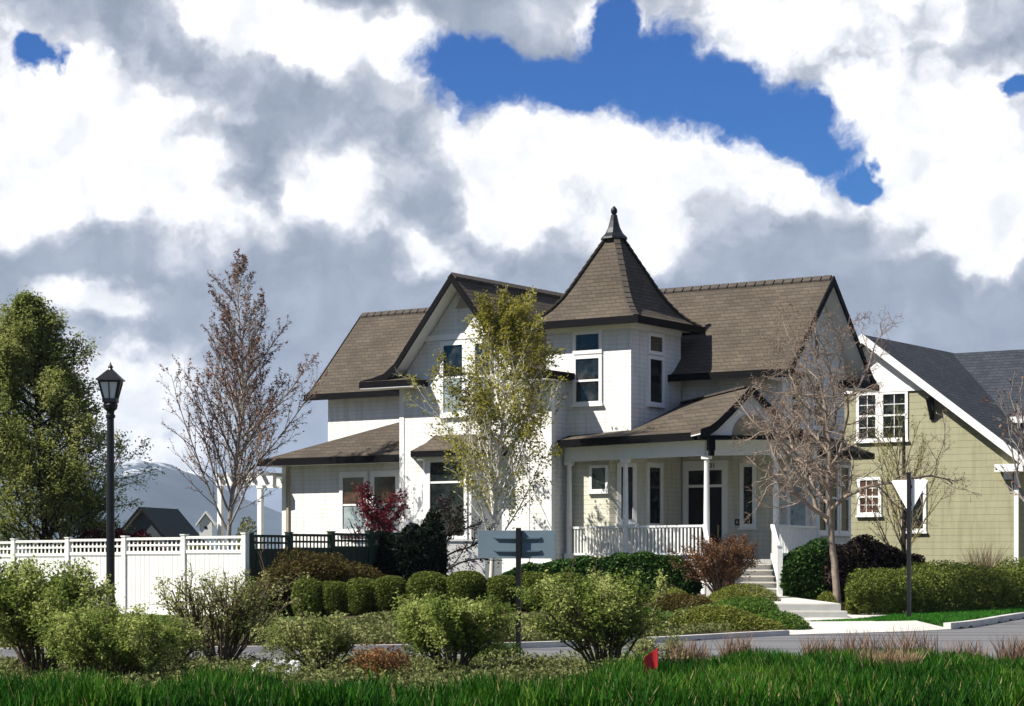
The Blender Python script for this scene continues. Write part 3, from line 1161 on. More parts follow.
er = ENDR(3.25)
MB().box(3.12, 3.275, 2.975, 3.13, 4.9, 7.0).build('corner_board', M['trim'], house)
window(house, er, 5.0, 5.3, 7.35, 8.05, trim=.08, label='small attic window in the right gable')
window(house, er, 3.55, 4.15, 5.35, 6.62, rail=5.98, trim=.09)
window(house, er, 5.0, 5.6, 5.35, 6.62, rail=5.98, trim=.09)
MB(er).box(3.1, 7.12, -.01, .04, 7.02, 7.16).build('belt_course', M['siding_plain'], house)

# --- left lean-to with hip roof
el = [(-13.45, -.35), (-6.4, -.35), (-6.4, 2.58), (-10.15, 2.58), (-13.45, 4.8)]
lean = MB()
lean.add([(-13.45, -.35, 4.56), (-7.4, -.35, 4.56), (-7.4, 2.65, 5.82), (-10.15, 2.65, 5.82), (-13.45, 5.6, 4.56), (-10.15, 5.6, 5.82),
          (-13.45, -.35, 4.47), (-7.4, -.35, 4.47), (-7.4, 5.6, 4.47), (-13.45, 5.6, 4.47)],
         [(0, 1, 2, 3), (0, 3, 5, 4), (6, 7, 1, 0), (9, 6, 0, 4), (9, 8, 7, 6)])
lr = lean.build('roof', M['shingle'], house)
lr['label'] = 'low hip roof over the single storey extension'
MB().box(-13.50, -7.58, -.46, -.352, 4.36, 4.58).box(-13.56, -13.452, -.46, 5.6, 4.36, 4.58).build('gutter', M['black_trim'], lr)
MB().box(-13.42, -7.58, -.33, .25, 4.36, 4.462).box(-13.42, -13.0, .25, 5.4, 4.36, 4.462).build('soffit', M['trim'], lr)
MB().box(-13.0, -7.2, .2, 5.4, G0, 4.355).build('wall', M['siding'], house)
fl = FRONT(.2)
window(house, fl, -10.55, -9.72, 2.35, 3.95, rail=3.1, glass='glass_red', glass_low='glass_pale', trim=.13, head=.06, label='left window of the extension behind the red maple')
window(house, fl, -9.32, -8.49, 2.35, 3.95, rail=3.1, glass='glass_red', glass_low='glass_pale', trim=.13, head=.06, label='right window of the extension behind the red maple')
window(house, Plane((-13.0, 0), (0, -1)), -3.2, -2.2, 2.4, 3.6, trim=.1)
MB(fl).box(-13.02, -12.86, -.01, .03, G0, 4.35).build('corner_board', M['trim'], house)
MB(fl).box(-12.80, -12.72, .002, .075, .6, 4.36).build('downpipe', M['vent'], house)

# --- tower
TW = 2.86
MB().box(-TW, 0, 0, TW, 4.88, 8.2).build('tower', M['siding'], house)
MB().prism([(-TW, 0.002), (-.72, 0.002), (-0.002, .72), (-.002, TW), (-TW, TW)], G0, 4.878).build('wall', M['cream'], house)
fz = MB()
fz.box(-TW - .03, .03, -.03, TW, 7.98, 8.12)
fz.build('frieze', M['trim'], house)
tc_ = (-1.43, 1.43)
TP = [(1.87, 8.24), (1.62, 8.40), (1.36, 8.65), (1.12, 8.98), (.92, 9.34), (.66, 9.86), (.40, 10.38), (.17, 10.84)]
tv, tf = [], []
for r, z in TP:
    for sx, sy in ((-1, -1), (1, -1), (1, 1), (-1, 1)):
        tv.append((tc_[0] + r * sx, tc_[1] + r * sy, z))
for i in range(len(TP) - 1):
    for k in range(4):
        tf.append((i * 4 + k, i * 4 + (k + 1) % 4, i * 4 + 4 + (k + 1) % 4, i * 4 + 4 + k))
tf += [(3, 2, 1, 0), tuple(range(len(tv) - 4, len(tv)))]
tr = MB().add(tv, tf).build('tower_roof', M['shingle'], house)
for sx, sy in ((-1, -1), (1, -1), (1, 1), (-1, 1)):
    hc = MB()
    for i in range(len(TP) - 1):
        (r0, z0), (r1, z1) = TP[i], TP[i + 1]
        m = max(1, round(math.hypot(1.414 * (r1 - r0), z1 - z0) / .2))
        for k in range(m):
            fa, fb_ = k / m, (k + 1.12) / m
            p = (tc_[0] + sx * (r0 + (r1 - r0) * fa), tc_[1] + sy * (r0 + (r1 - r0) * fa), z0 + (z1 - z0) * fa + .05)
            q = (tc_[0] + sx * (r0 + (r1 - r0) * fb_), tc_[1] + sy * (r0 + (r1 - r0) * fb_), z0 + (z1 - z0) * fb_ + .02)
            hc.bar(p, q, .17, .05)
    hc.build('hip_cap', M['shingle_dark'], tr)
g = MB()
o_, i_ = 1.96, 1.87
g.box(tc_[0] - o_, tc_[0] + o_, tc_[1] - o_, tc_[1] - i_, 8.06, 8.27).box(tc_[0] - o_, tc_[0] + o_, tc_[1] + i_, tc_[1] + o_, 8.06, 8.27)
g.box(tc_[0] + i_, tc_[0] + o_, tc_[1] - i_, tc_[1] + i_, 8.06, 8.27).box(tc_[0] - o_, tc_[0] - i_, tc_[1] - i_, tc_[1] + i_, 8.06, 8.27)
g.build('gutter', M['black_trim'], tr)
MB().box(tc_[0] - 1.86, tc_[0] + 1.86, tc_[1] - 1.86, tc_[1] + 1.86, 8.125, 8.235).build('soffit', M['trim'], tr)
cv, cf = [], []
for r, z in [(.40, 10.78), (.38, 10.84), (.26, 10.96), (.18, 11.12), (.125, 11.32), (.09, 11.5)]:
    for k in range(8):
        a = math.pi / 8 + k * math.pi / 4
        cv.append((tc_[0] + r * math.cos(a), tc_[1] + r * math.sin(a), z))
nr_ = len(cv) // 8
for i in range(nr_ - 1):
    for k in range(8):
        cf.append((i * 8 + k, i * 8 + (k + 1) % 8, i * 8 + 8 + (k + 1) % 8, i * 8 + 8 + k))
cf += [tuple(range(7, -1, -1)), tuple(range(len(cv) - 8, len(cv)))]
fin = MB().add(cv, cf).build('finial', M['iron_cap'], tr)
MB().lathe([(.05, 11.49), (.06, 11.52), (.09, 11.56), (.10, 11.62), (.085, 11.68), (.04, 11.73), (.01, 11.76)], 12, tc_).build('ball', M['iron_cap'], fin, smooth=True)
t0_ = FRONT(0)
window(house, t0_, -1.83, -1.05, 5.95, 7.18, rail=6.55, glass_low='glass', trim=.10, label='lower sash window on the sunlit tower face')
window(house, t0_, -1.83, -1.05, 7.42, 7.88, trim=.10, sill=False, label='square transom window on the sunlit tower face')
te = ENDR(0)
window(house, te, 1.02, 1.72, 5.95, 7.18, trim=.10, label='tall window on the shaded tower face')
window(house, te, 1.02, 1.72, 7.42, 7.84, trim=.10, sill=False, label='square transom window on the shaded tower face')

# --- ground floor walls under the porch
MB().box(-.004, 3.25, 2.985, 2.998, G0, 4.9).build('wall', M['cream'], house)
window(house, FRONT(0.002), -1.29, -.83, 3.42, 4.03, trim=.08, label='small square window on the porch wall')
chp = Plane((-.72, .002), (.718, .718))
window(house, chp, .34, .68, 2.55, 4.05, trim=.12)
window(house, ENDR(-.002), .98, 1.62, 2.45, 4.06, trim=.14)
fd = FRONT(2.985)
window(house, fd, 2.03, 2.32, 2.44, 4.09, trim=.12)
df = MB(fd)
df.box(.02, .20, -.01, .06, 1.42, 4.30).box(1.33, 1.51, -.01, .06, 1.42, 4.30).box(.20, 1.33, -.01, .06, 4.02, 4.30).box(.20, 1.33, -.01, .05, 3.52, 3.60)
dr = df.build('door', M['trim'], house)
MB(fd).box(.20, 1.33, -.005, .015, 1.42, 3.52).build('door_leaf', M['door'], dr)
dp = MB(fd)
for x0 in (.30, .82):
    for z0, z1 in ((1.6, 2.3), (2.42, 3.38)):
        dp.box(x0, x0 + .40, .015, .027, z0, z1)
dp.build('door_panel', M['door'], dr)
MB(fd).box(.20, 1.33, -.005, .012, 3.60, 4.02).build('transom_pane', M['glass'], dr)
MB(fd).box(1.20, 1.235, .028, .075, 2.05, 2.42).build('door_handle', M['brass'], dr)
MB(fd).box(1.74, 1.90, -.005, .03, 2.40, 2.58).build('doorbell', M['number'], house)
MB(fd).box(1.785, 1.855, .03, .034, 2.445, 2.535).build('bell_plate', M['vent'], house.children[-1] if False else house)


def text_part(body, name, pl, s, z, size, mat, parent, depth=.012, out=.062):
    cu = bpy.data.curves.new(name, 'FONT')
    cu.body = body
    cu.size = size
    cu.extrude = depth
    cu.align_x = 'CENTER'
    tmp = bpy.data.objects.new(name, cu)
    me = bpy.data.meshes.new_from_object(tmp)
    bpy.data.objects.remove(tmp)
    for v in me.vertices:
        x, y, zz = v.co
        v.co = pl(s + x, out + zz, z + y)
    return link(name, me, M[mat], parent)


text_part('31', 'house_number', fd, 1.02, 4.085, .2, 'number', house)

# --- bay on the right gable end
eb = [(3.25, 3.15), (4.05, 3.35), (4.05, 5.9), (3.25, 6.1)]
MB().prism(eb, G0, 4.5).build('bay', M['siding'], house)
vs = [(3.25, 2.75, 4.56), (4.5, 2.95, 4.56), (4.5, 6.5, 4.56), (3.25, 6.7, 4.56), (3.252, 3.3, 5.05), (3.252, 6.2, 5.05)]
rf2 = MB().add(vs, [(0, 1, 4), (1, 2, 5, 4), (2, 3, 5), (0, 4, 5, 3), (3, 2, 1, 0)]).build('bay_roof', M['shingle'], house)
MB().prism([(3.255, 2.72), (4.53, 2.93), (4.53, 6.52), (3.255, 6.73)], 4.38, 4.556).build('fascia', M['black_trim'], rf2)
eb_f = Plane((3.25, 3.15), (.8, .2))
window(house, eb_f, .18, .62, 2.3, 4.1, trim=.09, glass='glass_pale', sill=False)
e4 = ENDR(4.05)
for s0 in (3.62, 4.38, 5.14):
    window(house, e4, s0, s0 + .5, 2.25, 4.1, trim=.11, rail=3.2)

# --- porch
B = [(-2.08, -.15), (.3, -.8), (3.2, -1.38), (4.95, -.72), (4.3, 3.1)]
FLOOR = 1.42
porch_floor = [(-2.1, -.3), (.25, -.95), (3.2, -1.55), (5.1, -.85), (4.45, 3.2), (3.26, 2.98), (-.004, 2.98), (0, .75), (-.75, 0)]
MB().prism(porch_floor, FLOOR - .12, FLOOR).build('porch_floor', M['riser'], house)
ins = [(-2.1, -.2), (.25, -.85), (3.15, -1.42), (4.95, -.8), (4.35, 3.0)]
sk = MB()
for p, q in zip(ins[:-1], ins[1:]):
    sk.bar((*p, .85), (*q, .85), .04, .9)
sk.build('porch_skirt', M['siding_plain'], house)


def column(p, half_=False):
    c = MB()
    x, y = p
    c.box(x - .105, x + .105, y - .105, y + .105, FLOOR, FLOOR + .16)
    o = MB().lathe([(.083, FLOOR + .16), (.088, FLOOR + .2), (.082, FLOOR + .3), (.082, FLOOR + 1.2), (.068, 4.03), (.08, 4.05), (.07, 4.09), (.075, 4.12)], 14, p).build('porch_column', M['trim'], house, smooth=False)
    c.build('column_base', M['trim'], o)
    MB().box(x - .11, x + .11, y - .11, y + .11, 4.12, 4.217).build('capital', M['trim'], o)


for p in (B[0], B[1], B[2], B[3], B[4]):
    column((p[0] + (.1 if p is B[0] else 0), p[1]))
bm_ = MB()
for p, q in zip(B[:-1], B[1:]):
    bm_.bar((*p, 4.42), (*q, 4.42), .16, .40)
bm_.build('porch_beam', M['trim'], house)
ceil = [(-2.1, -.45), (.3, -1.1), (3.1, -1.7), (5.25, -.95), (4.6, 2.9), (3.26, 2.98), (-.004, 2.98), (0, .75), (-.75, 0), (-2.1, 0)]
MB().prism(ceil, 4.621, 4.66).build('porch_ceiling', M['trim'], house)
EAV = [(-2.1, -.55), (.3, -1.2), (3.1, -1.82), (5.4, -1.02), (4.72, 2.9)]
fs_ = MB()
for p, q in zip(EAV[:-1], EAV[1:]):
    fs_.bar((*p, 4.72), (*q, 4.72), .07, .22)
fs_.build('fascia', M['black_trim'], house)

# railings with single balusters
def railing(p, q, z0, z1, parent=None, gap=.13, name='railing'):
    """z0,z1: floor heights at p and q"""
    r = MB()
    r.bar((*p, z0 + .90), (*q, z1 + .90), .09, .06)
    r.bar((*p, z0 + .14), (*q, z1 + .14), .07, .06)
    o = r.build(name, M['trim'], parent or house)
    L = math.hypot(q[0] - p[0], q[1] - p[1])
    n = int(L / gap)
    for k in range(1, n):
        t = k / n
        x, y = p[0] + (q[0] - p[0]) * t, p[1] + (q[1] - p[1]) * t
        z = z0 + (z1 - z0) * t
        MB().box(x - .022, x + .022, y - .022, y + .022, z + .155, z + .885).build('baluster', M['trim'], o)
    return o


def inset(p, q, d):
    L = math.hypot(q[0] - p[0], q[1] - p[1])
    ux, uy = (q[0] - p[0]) / L, (q[1] - p[1]) / L
    return (p[0] + ux * d, p[1] + uy * d), (q[0] - ux * d, q[1] - uy * d)


railing(*inset((B[0][0] + .1, B[0][1]), B[1], .1), FLOOR, FLOOR)
railing(*inset(B[1], B[2], .1), FLOOR, FLOOR)
railing(*inset(B[3], B[4], .1), FLOOR, FLOOR)

# entrance gable: ridge runs back to the corner of tower and wing
gx, gy = 6.36, 57.0
gd = (-.157, .9876)
g0 = w2l(gx, gy)
g1 = w2l(gx + gd[0], gy + gd[1])
gdir = (g1[0] - g0[0], g1[1] - g0[1])
GP = Plane(g0, (-gdir[1] * -1, gdir[0] * -1) if False else (gdir[1], -gdir[0]))     # s to the right, d towards the viewer
FG = lambda t, s, z: GP(s, -t, z)
gprof = [(0, 6.02), (.55, 5.45), (.95, 5.06), (1.15, 4.92), (1.40, 4.84)]
gable_roof(house, gprof, FG, 0, 1.9, 'shingle', cut1=False, soffit=True, fascia=.24, gutter=False, ridge=False)
ty = MB()
ty.extrude([(0, 5.80), (-.92, 4.86), (-1.12, 4.68), (1.12, 4.68), (.92, 4.86)], FG, .14, .22)
tym = ty.build('pediment', M['trim'], house)
ar = MB()
pts = [(.5 * math.cos(math.pi * k / 20), 4.71 + .56 * math.sin(math.pi * k / 20)) for k in range(21)]
ar.extrude(pts, FG, .10, .139)
ar.build('arch_panel', M['tan'], tym)
MB(GP).box(-1.42, 1.42, -.24, -.02, 4.60, 4.70).build('cornice', M['black_trim'], house)
MB(GP).box(-1.16, -.98, -.30, -.05, 4.30, 4.60).box(-1.12, -1.0, -.28, -.07, 4.16, 4.30).build('bracket', M['black_trim'], house)

# porch roof slopes
R0 = FG(0.4, 0, 6.0)
R1 = (.02, 2.95, 6.0)
pr = MB()
def tri_roof(pts, faces, th=.08):
    n = len(pts)
    vs = list(pts) + [(p[0], p[1], p[2] - th) for p in pts]
    fs = [tuple(f) for f in faces] + [tuple(i + n for i in reversed(f)) for f in faces]
    edges = {}
    for f in faces:
        for i in range(len(f)):
            e_ = (f[i], f[(i + 1) % len(f)])
            edges[e_] = edges.get(e_, 0) + 1
    for (i, j) in edges:
        if (j, i) not in edges:
            fs.append((j, i, i + n, j + n))
    return vs, fs
Lf = FG(.02, -1.40, 4.835)
Lm = FG(.3, -.95, 5.04)
Rf = FG(.02, 1.40, 4.835)
ptsL = [R0, R1, (.02, 0.0, 5.08), (.3, -1.2, 4.835), (3.1, -1.80, 4.83), Lm, (-2.1, -.55, 4.83), (-2.1, .01, 4.99), (.01, .01, 5.08)]
facesL = [(0, 1, 2, 5), (5, 2, 3, 4), (3, 2, 7, 6)]
pr.add(*tri_roof(ptsL, facesL))
W1 = (3.27, 2.98, 5.02)
ptsR = [R0, R1, W1, (4.7, 2.95, 4.83), Rf, FG(.3, .95, 5.04), (5.35, -.95, 4.83)]
facesR = [(0, 5, 2, 1), (5, 4, 6, 3, 2)]
pr.add(*tri_roof(ptsR, facesR))
pr.build('porch_roof', M['shingle'], house)
rcp = MB().bar((R0[0], R0[1], 6.03), (R1[0], R1[1], 6.03), .2, .05).build('ridge_cap', M['shingle_dark'], house)

# --- stairs down from the porch towards the viewer
ST0, ST1 = 57.55, 55.75          # y of the top riser and the bottom riser
XL, XR = 5.22, 6.88
NS = 5
zl = .47
def WXF(x, y, z):
    a, b = w2l(x, y)
    return (a, b, z)
sm_ = MB(WXF)
for k in range(NS):
    y1 = ST0 + .6
    y0 = ST0 - (NS - 1 - k) * (ST0 - ST1) / (NS - 1) if False else ST1 + k * .36
    zt = zl + (k + 1) * (FLOOR - zl) / (NS + 1)
    sm_.box(XL, XR, y0, y1 - .001 * k, zl - .1, zt)
stairs = sm_.build('stairs', M['riser'], house)
tm = MB(WXF)
for k in range(NS):
    y0 = ST1 + k * .36
    zt = zl + (k + 1) * (FLOOR - zl) / (NS + 1)
    tm.box(XL - .02, XR + .02, y0 - .035, y0 + .36 - .037, zt + .002, zt + .035)
tm.build('tread', M['concrete'], stairs)
for xr_, lab in ((6.96, None), (5.14, None)):
    p, q = (xr_, 57.5), (xr_ - .03, 55.7)
    r = MB(WXF)
    r.bar((*p, FLOOR + .90), (*q, zl + 1.16), .10, .07)
    r.bar((*p, FLOOR + .12), (*q, zl + .30), .08, .07)
    o = r.build('handrail', M['trim'], house)
    n = 13
    for k in range(1, n):
        t = k / n
        y = p[1] + (q[1] - p[1]) * t
        za = FLOOR + .14 + (zl + .30 - FLOOR - .12) * t
        zb = FLOOR + .88 + (zl + 1.16 - FLOOR - .90) * t
        MB(WXF).box(xr_ - .03 * t - .025, xr_ - .03 * t + .025, y - .025, y + .025, za, zb).build('baluster', M['trim'], o)
    nw = MB(WXF).box(xr_ - .03 - .07, xr_ - .03 + .07, 55.58, 55.72, zl - .15, zl + 1.28)
    nw.box(xr_ - .03 - .09, xr_ - .03 + .09, 55.56, 55.74, zl + 1.28, zl + 1.33)
    nw.build('newel_post', M['trim'], o)

# ------------------------------------------------------------------ walk with lower steps, white garden fences
walk = empty('garden_steps', (6.3, 46, 0), 0, 'pale concrete garden steps and landing leading up to the porch stairs', 'steps')
def WL(x, y, z):
    return (x - 6.3, y - 46, z)
MB(WL).prism([(5.0, 46.35), (7.08, 46.35), (6.98, 55.85), (5.1, 55.85)], .2, zl).build('landing', M['concrete'], walk)
MB(WL).prism([(4.95, 45.95), (7.16, 45.95), (7.15, 46.35), (4.98, 46.35)], .1, .315).build('step', M['concrete'], walk)
rz = MB(WL)
rz.box(4.97, 7.09, 46.338, 46.348, .318, .44)
rz.box(4.93, 7.17, 45.938, 45.948, .17, .29)
rz.build('riser', M['riser'], walk)
tag(MB().prism([(4.7, 43.2), (7.4, 43.6), (7.2, 46.0), (4.9, 46.0)], .13, .163).build('path', M['concrete']), 'white concrete pad at the foot of the garden steps', 'path', kind='structure')


def fence(name, label, p0, ang, lens, ztop, zbot, mat, group=None, lattice=.28, dz=0):
    """posts and panels running from p0 in direction ang; panels get a lattice band on top"""
    root = empty(name, (p0[0], p0[1], 0), ang, label, 'fence', group)
    x = 0
    xs = [0]
    for l in lens:
        x += l
        xs.append(x)
    tot = xs[-1]
    zt = lambda x: ztop + dz * x / tot
    for x in xs:
        MB().box(x - .065, x + .065, -.065, .065, zbot - .2, zt(x) + .03).box(x - .08, x + .08, -.08, .08, zt(x) + .031, zt(x) + .06).build('post', mat, root)
    for a, b in zip(xs[:-1], xs[1:]):
        z = (zt(a) + zt(b)) / 2
        pb = MB()
        k = max(1, round((b - a - .13) / .15))
        w = (b - a - .13) / k
        for i in range(k):
            pb.box(a + .065 + i * w + .006, a + .065 + (i + 1) * w - .006, -.018 - .006 * (i % 2), .018, zbot + .03, z - lattice - .10)
        pn = pb.build('panel', mat, root)
        for y_, z0_, z1_ in ((.045, z - .06, z), (.04, z - lattice - .12, z - lattice - .04), (.0401, zbot - .05, zbot + .06)):
            MB().box(a + .065, b - .065, -y_, y_, z0_, z1_).build('rail', mat, pn)
        lb = MB()
        m = round((b - a) / .155)
        for i in range(m):
            x = a + .065 + (b - a - .13) * (i + .5) / m
            lb.box(x - .022, x + .022, -.012, .0, z - lattice - .04, z - .06)
        lb.box(a + .065, b - .065, .002, .014, z - lattice / 2 - .07, z - lattice / 2 - .02)
        lb.build('lattice', mat, pn)
    return root


fence('lattice_fence', 'white board fence with lattice top, sunlit, left of the house', (-6.08, 49.0), math.atan2(.60, -.80), [1.95, 2.0, 2.0, 2.0, 2.0, 2.0, 2.0], 1.97, .15, M['fence_white'], dz=-.16)
fence('lattice_fence', 'dark green lattice-top fence running back from the white fence corner', (-6.0, 49.15), math.atan2(.86, .51), [1.5, 1.7, 1.6, 1.7, 1.7], 1.97, .2, M['fence_green'], dz=.18)
pf = empty('garden_wall', (-3.6, 58.0, 0), -.10, 'low white panelled garden wall between dark shrub and blue grey sign', 'wall')
MB().box(-.6, 2.9, -.04, .04, .2, 1.90).build('panel', M['siding_plain'], pf)
MB().box(-.62, 2.92, -.07, .07, 1.902, 1.96).build('coping', M['trim'], pf)

# white pergola left of the extension
pg = empty('pergola', (-9.35, 69.0, 0), -.5, 'white pergola with flat beams behind the bare vase shaped tree', 'pergola')
for (x, y) in ((0, 0), (0, 2.2), (2.2, 2.2)):
    MB().box(x - .08, x + .08, y - .08, y + .08, 0, 3.75).build('post', M['trim'], pg)
MB().box(-.12, 2.1, -.1, .1, 3.752, 4.05).build('beam', M['trim'], pg)
MB().box(-.12, 2.1, 2.1, 2.3, 3.752, 4.05).build('beam', M['trim'], pg)
rb = MB()
for k in range(5):
    rb.box(-.02 + k * .42, .08 + k * .42, -.3, 2.5, 4.053, 4.17)
rb.build('rafters', M['trim'], pg)
bh = empty('birdhouse', (-9.75, 68.6, 0), 0, 'small white gabled birdhouse on a thin pole beside the pergola', 'birdhouse')
MB().box(-.2, .2, -.15, .15, 2.15, 2.55).extrude([(0, 2.85), (-.2, 2.551), (.2, 2.551)], lambda t, s, z: (s, t, z), -.15, .15).build('box', M['trim'], bh)
MB().extrude([(0, 2.95), (-.32, 2.52), (-.32, 2.46), (0, 2.87)], lambda t, s, z: (s, t, z), -.22, .22).extrude([(0, 2.951), (.32, 2.52), (.32, 2.46), (0, 2.871)], lambda t, s, z: (s, t, z), -.22, .22).build('roof', M['trim'], bh)
MB().lathe([(.03, 0), (.03, 2.149)], 8).build('pole', M['trim'], bh)
MB().lathe([(.05, -.006), (.05, .006)], 10).build('entry_hole', M['number'], bh)
eh = [c for c in bh.children if c.name.startswith('entry_hole')][0]
eh.rotation_euler = (R(90), 0, 0)
eh.location = (0, -.153, 2.42)

# ------------------------------------------------------------------ olive neighbour house
nb = empty('house', (CH[0], CH[1], 0), -AL, 'olive clapboard house with white trim and slate blue roof on the right', 'house')
NA, NBF = .93, 13.9
FN = lambda t, s, z: (NA + s, t, z)
sl = .756
nprof = [(0, 8.9), (5.75, 8.9 - 5.75 * sl)]
MB().extrude([(0, 8.68), (-5.23, 8.68 - 5.23 * sl), (-5.23, .4), (5.23, .4), (5.23, 8.68 - 5.23 * sl)], FN, NBF, 21).build('wall', M['olive'], nb)
gable_roof(nb, nprof, FN, NBF - .45, 24, 'slate', cut1=False, trim='trim', fascia=.30, gutter=True, ridge=False)
fn = FRONT(NBF)
# white painted gable peak
pk = MB()
pk.add([fn(NA - 2.55, -.01, 7.13), fn(NA + 1.98, -.01, 7.13), fn(NA, -.01, 8.6), fn(NA - 2.0, .03, 7.13), fn(NA + 1.98, .03, 7.13), fn(NA, .03, 8.6)],
       [(0, 2, 1), (3, 4, 5), (0, 1, 4, 3), (1, 2, 5, 4), (2, 0, 3, 5)])
pk.build('gable_panel', M['trim'], nb)
MB(fn).box(-.6, 3.05, .0, .06, 6.98, 7.128).build('belt_course', M['trim'], nb)
bkt = MB(fn)
bkt.box(3.16, 3.30, .0, .08, 6.0, 6.75).bar((3.23, .05, 6.05), (3.23, .42, 6.72), .1)
bkt.box(3.17, 3.29, .08, .44, 6.62, 6.74)
bkt.build('bracket', M['door'], nb)
window(nb, fn, .62, 1.22, 5.45, 6.9, trim=.10, rail=6.2, grid=2, glass='glass')
window(nb, fn, 1.50, 2.28, 5.45, 6.9, trim=.10, rail=6.2, grid=2, glass='glass')
MB(fn).box(1.325, 1.395, -.01, .044, 5.36, 6.978).build('mullion', M['trim'], nb)
window(nb, fn, .66, 1.32, 2.98, 4.05, trim=.11, rail=3.5, grid=3, glass='glass_red', label='window with russet curtain')
window(nb, fn, 2.25, 2.92, 2.42, 3.95, trim=.11, label='window behind the white triangular sign')
MB(fn).box(6.04, 6.185, -.015, .03, .4, 4.4).build('corner_board', M['trim'], nb)
MB(fn).box(5.55, 6.5, .03, .47, 4.22, 4.46).box(5.75, 6.0, .032, .2, 3.98, 4.218).build('eave_return', M['trim'], nb)
# cross wing to the right, ridge parallel to the street front of the white house
FC = lambda t, s, z: (t, 21 + s, z)
cprof = [(0, 8.86), (3.5, 8.86 - 3.5 * sl)]
MB().extrude([(0, 8.6), (-3.0, 8.6 - 3.0 * sl), (-3.0, .4), (3.0, .4), (3.0, 8.6 - 3 * sl)], FC, 3, 16).build('wall', M['olive'], nb)
gable_roof(nb, cprof, FC, NA, 16.6, 'slate', cut0=False, trim='trim', fascia=.28, gutter=True, ridge=False, sides=(-1, 1))
window(nb, FRONT(18.0), 6.6, 7.5, 3.0, 5.0, trim=.12)

# dark far house on the left
fh = empty('house', (-20.3, 118, 0), R(-14), 'dark far house with teal roof behind the white fence', 'house')
MB().extrude([(0, 4.0), (-2.2, 1.6), (-2.2, -.2), (2.2, -.2), (2.2, 1.6)], lambda t, s, z: (s, t, z), 0, 4.6).build('wall', M['far_wall'], fh)
FF = lambda t, s, z: (s, t, z)
gable_roof(fh, [(0, 4.25), (2.55, 1.4)], FF, -.35, 4.9, 'far_roof', ridge=False, gutter=False, fascia=.2)
window(fh, Plane((0, 0), (1, 0)), -.45, .45, 1.1, 2.2, trim=.12)

# ------------------------------------------------------------------ planting
def ax(px, Y):
    return (px - 512) / 2150 * Y


def lump(rng, n_l=9, amp=.12):
    """a bumpy radius factor on directions"""
    ax_ = unit(rng.normal(size=(n_l, 3)))
    k = rng.uniform(3, 9, n_l)
    a = rng.uniform(.3, 1, n_l) * amp

    def raw(d):
        v = np.zeros(len(d))
        for u, kk, aa in zip(ax_, k, a):
            v += aa * np.exp(kk * ((d @ u) - 1)) * 1.6
        return v
    m = raw(unit(rng.normal(size=(600, 3)))).mean()
    return lambda d: np.clip(1 + raw(d) - m, .55, 1.5)


def ball_points(rng, n, r, amp=.1, inner=.72, sq=1.0):
    f = lump(rng, 14, amp)
    d = unit(rng.normal(size=(n, 3)))
    rr = f(d) * (inner + (1 - inner) * rng.uniform(0, 1, n) ** .5)
    p = d * rr[:, None]
    p = np.sign(p) * np.abs(p) ** sq
    return p * np.array(r), d


def core(rng, r, amp=.1, k=.70, z0=0):
    """dense inner leafage as a closed bumpy shell of larger leaves"""
    p, d = ball_points(rng, 700, np.array(r) * k, amp, .9)
    return p


def clipped_ball(name, loc, r, n, size, mat, label, cat, group=None, amp=.06, sq=.92, stem=True):
    rng = np.random.default_rng(abs(hash(label)) % 10 ** 6 if False else sum(map(ord, label)))
    root = empty(name, loc, 0, label, cat, group)
    p, d = ball_points(rng, n, r, amp, .75, sq)
    p[:, 2] += r[2] * .92
    p = p[p[:, 2] > .02]
    c = core(rng, r, amp, .68)
    c[:, 2] += r[2] * .92
    leaf_obj('foliage', [leaf_arrays(rng, p, size, .6, .2), leaf_arrays(rng, c, .15, .9, .2)], M[mat], root)
    if stem:
        MB().lathe([(.035, -.1), (.028, r[2] * .6)], 6).build('stem', M['bark_brown'], root)
    return root


def copy_tree(o, loc, rz, sc=(1, 1, 1), label=None):
    r = o.copy()
    COL.objects.link(r)
    r.location, r.rotation_euler, r.scale = loc, (0, 0, rz), sc
    if label:
        r['label'] = label
    for ch in o.children:
        c = ch.copy()
        COL.objects.link(c)
        c.parent = r
        for g_ in ch.children:
            d = g_.copy()
            COL.objects.link(d)
            d.parent = c
    return r


# clipped round boxwoods in a row
BX = [(308, 45.9), (334, 45.9), (362, 45.9), (391, 45.8), (427, 45.6), (466, 45.4), (503, 45.4), (535, 45.3), (567, 45.3), (598, 45.2)]
ORD = ['leftmost clipped round boxwood, below the red tinged hedge', 'clipped round boxwood second from the left of its row', 'clipped round boxwood third from the left, below the green fence',
       'clipped round boxwood fourth from the left, touching its left neighbour', 'clipped round boxwood left of the pale tree trunk, with a gap on its left', 'clipped round boxwood just left of the pale trunk',
       'clipped round boxwood between the pale trunk and the black sign post', 'clipped round boxwood just right of the black sign post', 'clipped round boxwood second to the right of the sign post', 'rightmost clipped round boxwood behind the tall open bush']
proto_box = None
rngb = random.Random(4)
for i, (px, Y) in enumerate(BX):
    x = ax(px, Y)
    loc = (x, Y, gz1(x, Y) - .03)
    if proto_box is None:
        proto_box = clipped_ball('boxwood', loc, (.40, .40, .46), 11000, .042, 'leaf_box', ORD[0], 'shrub', 'clipped round boxwoods in a row', amp=.09, sq=.80)
    else:
        k = rngb.uniform(.92, 1.08)
        copy_tree(proto_box, loc, rngb.uniform(0, 6), (k * rngb.uniform(1.02, 1.2), k * rngb.uniform(1, 1.15), k * rngb.uniform(.93, 1.05)), ORD[i])


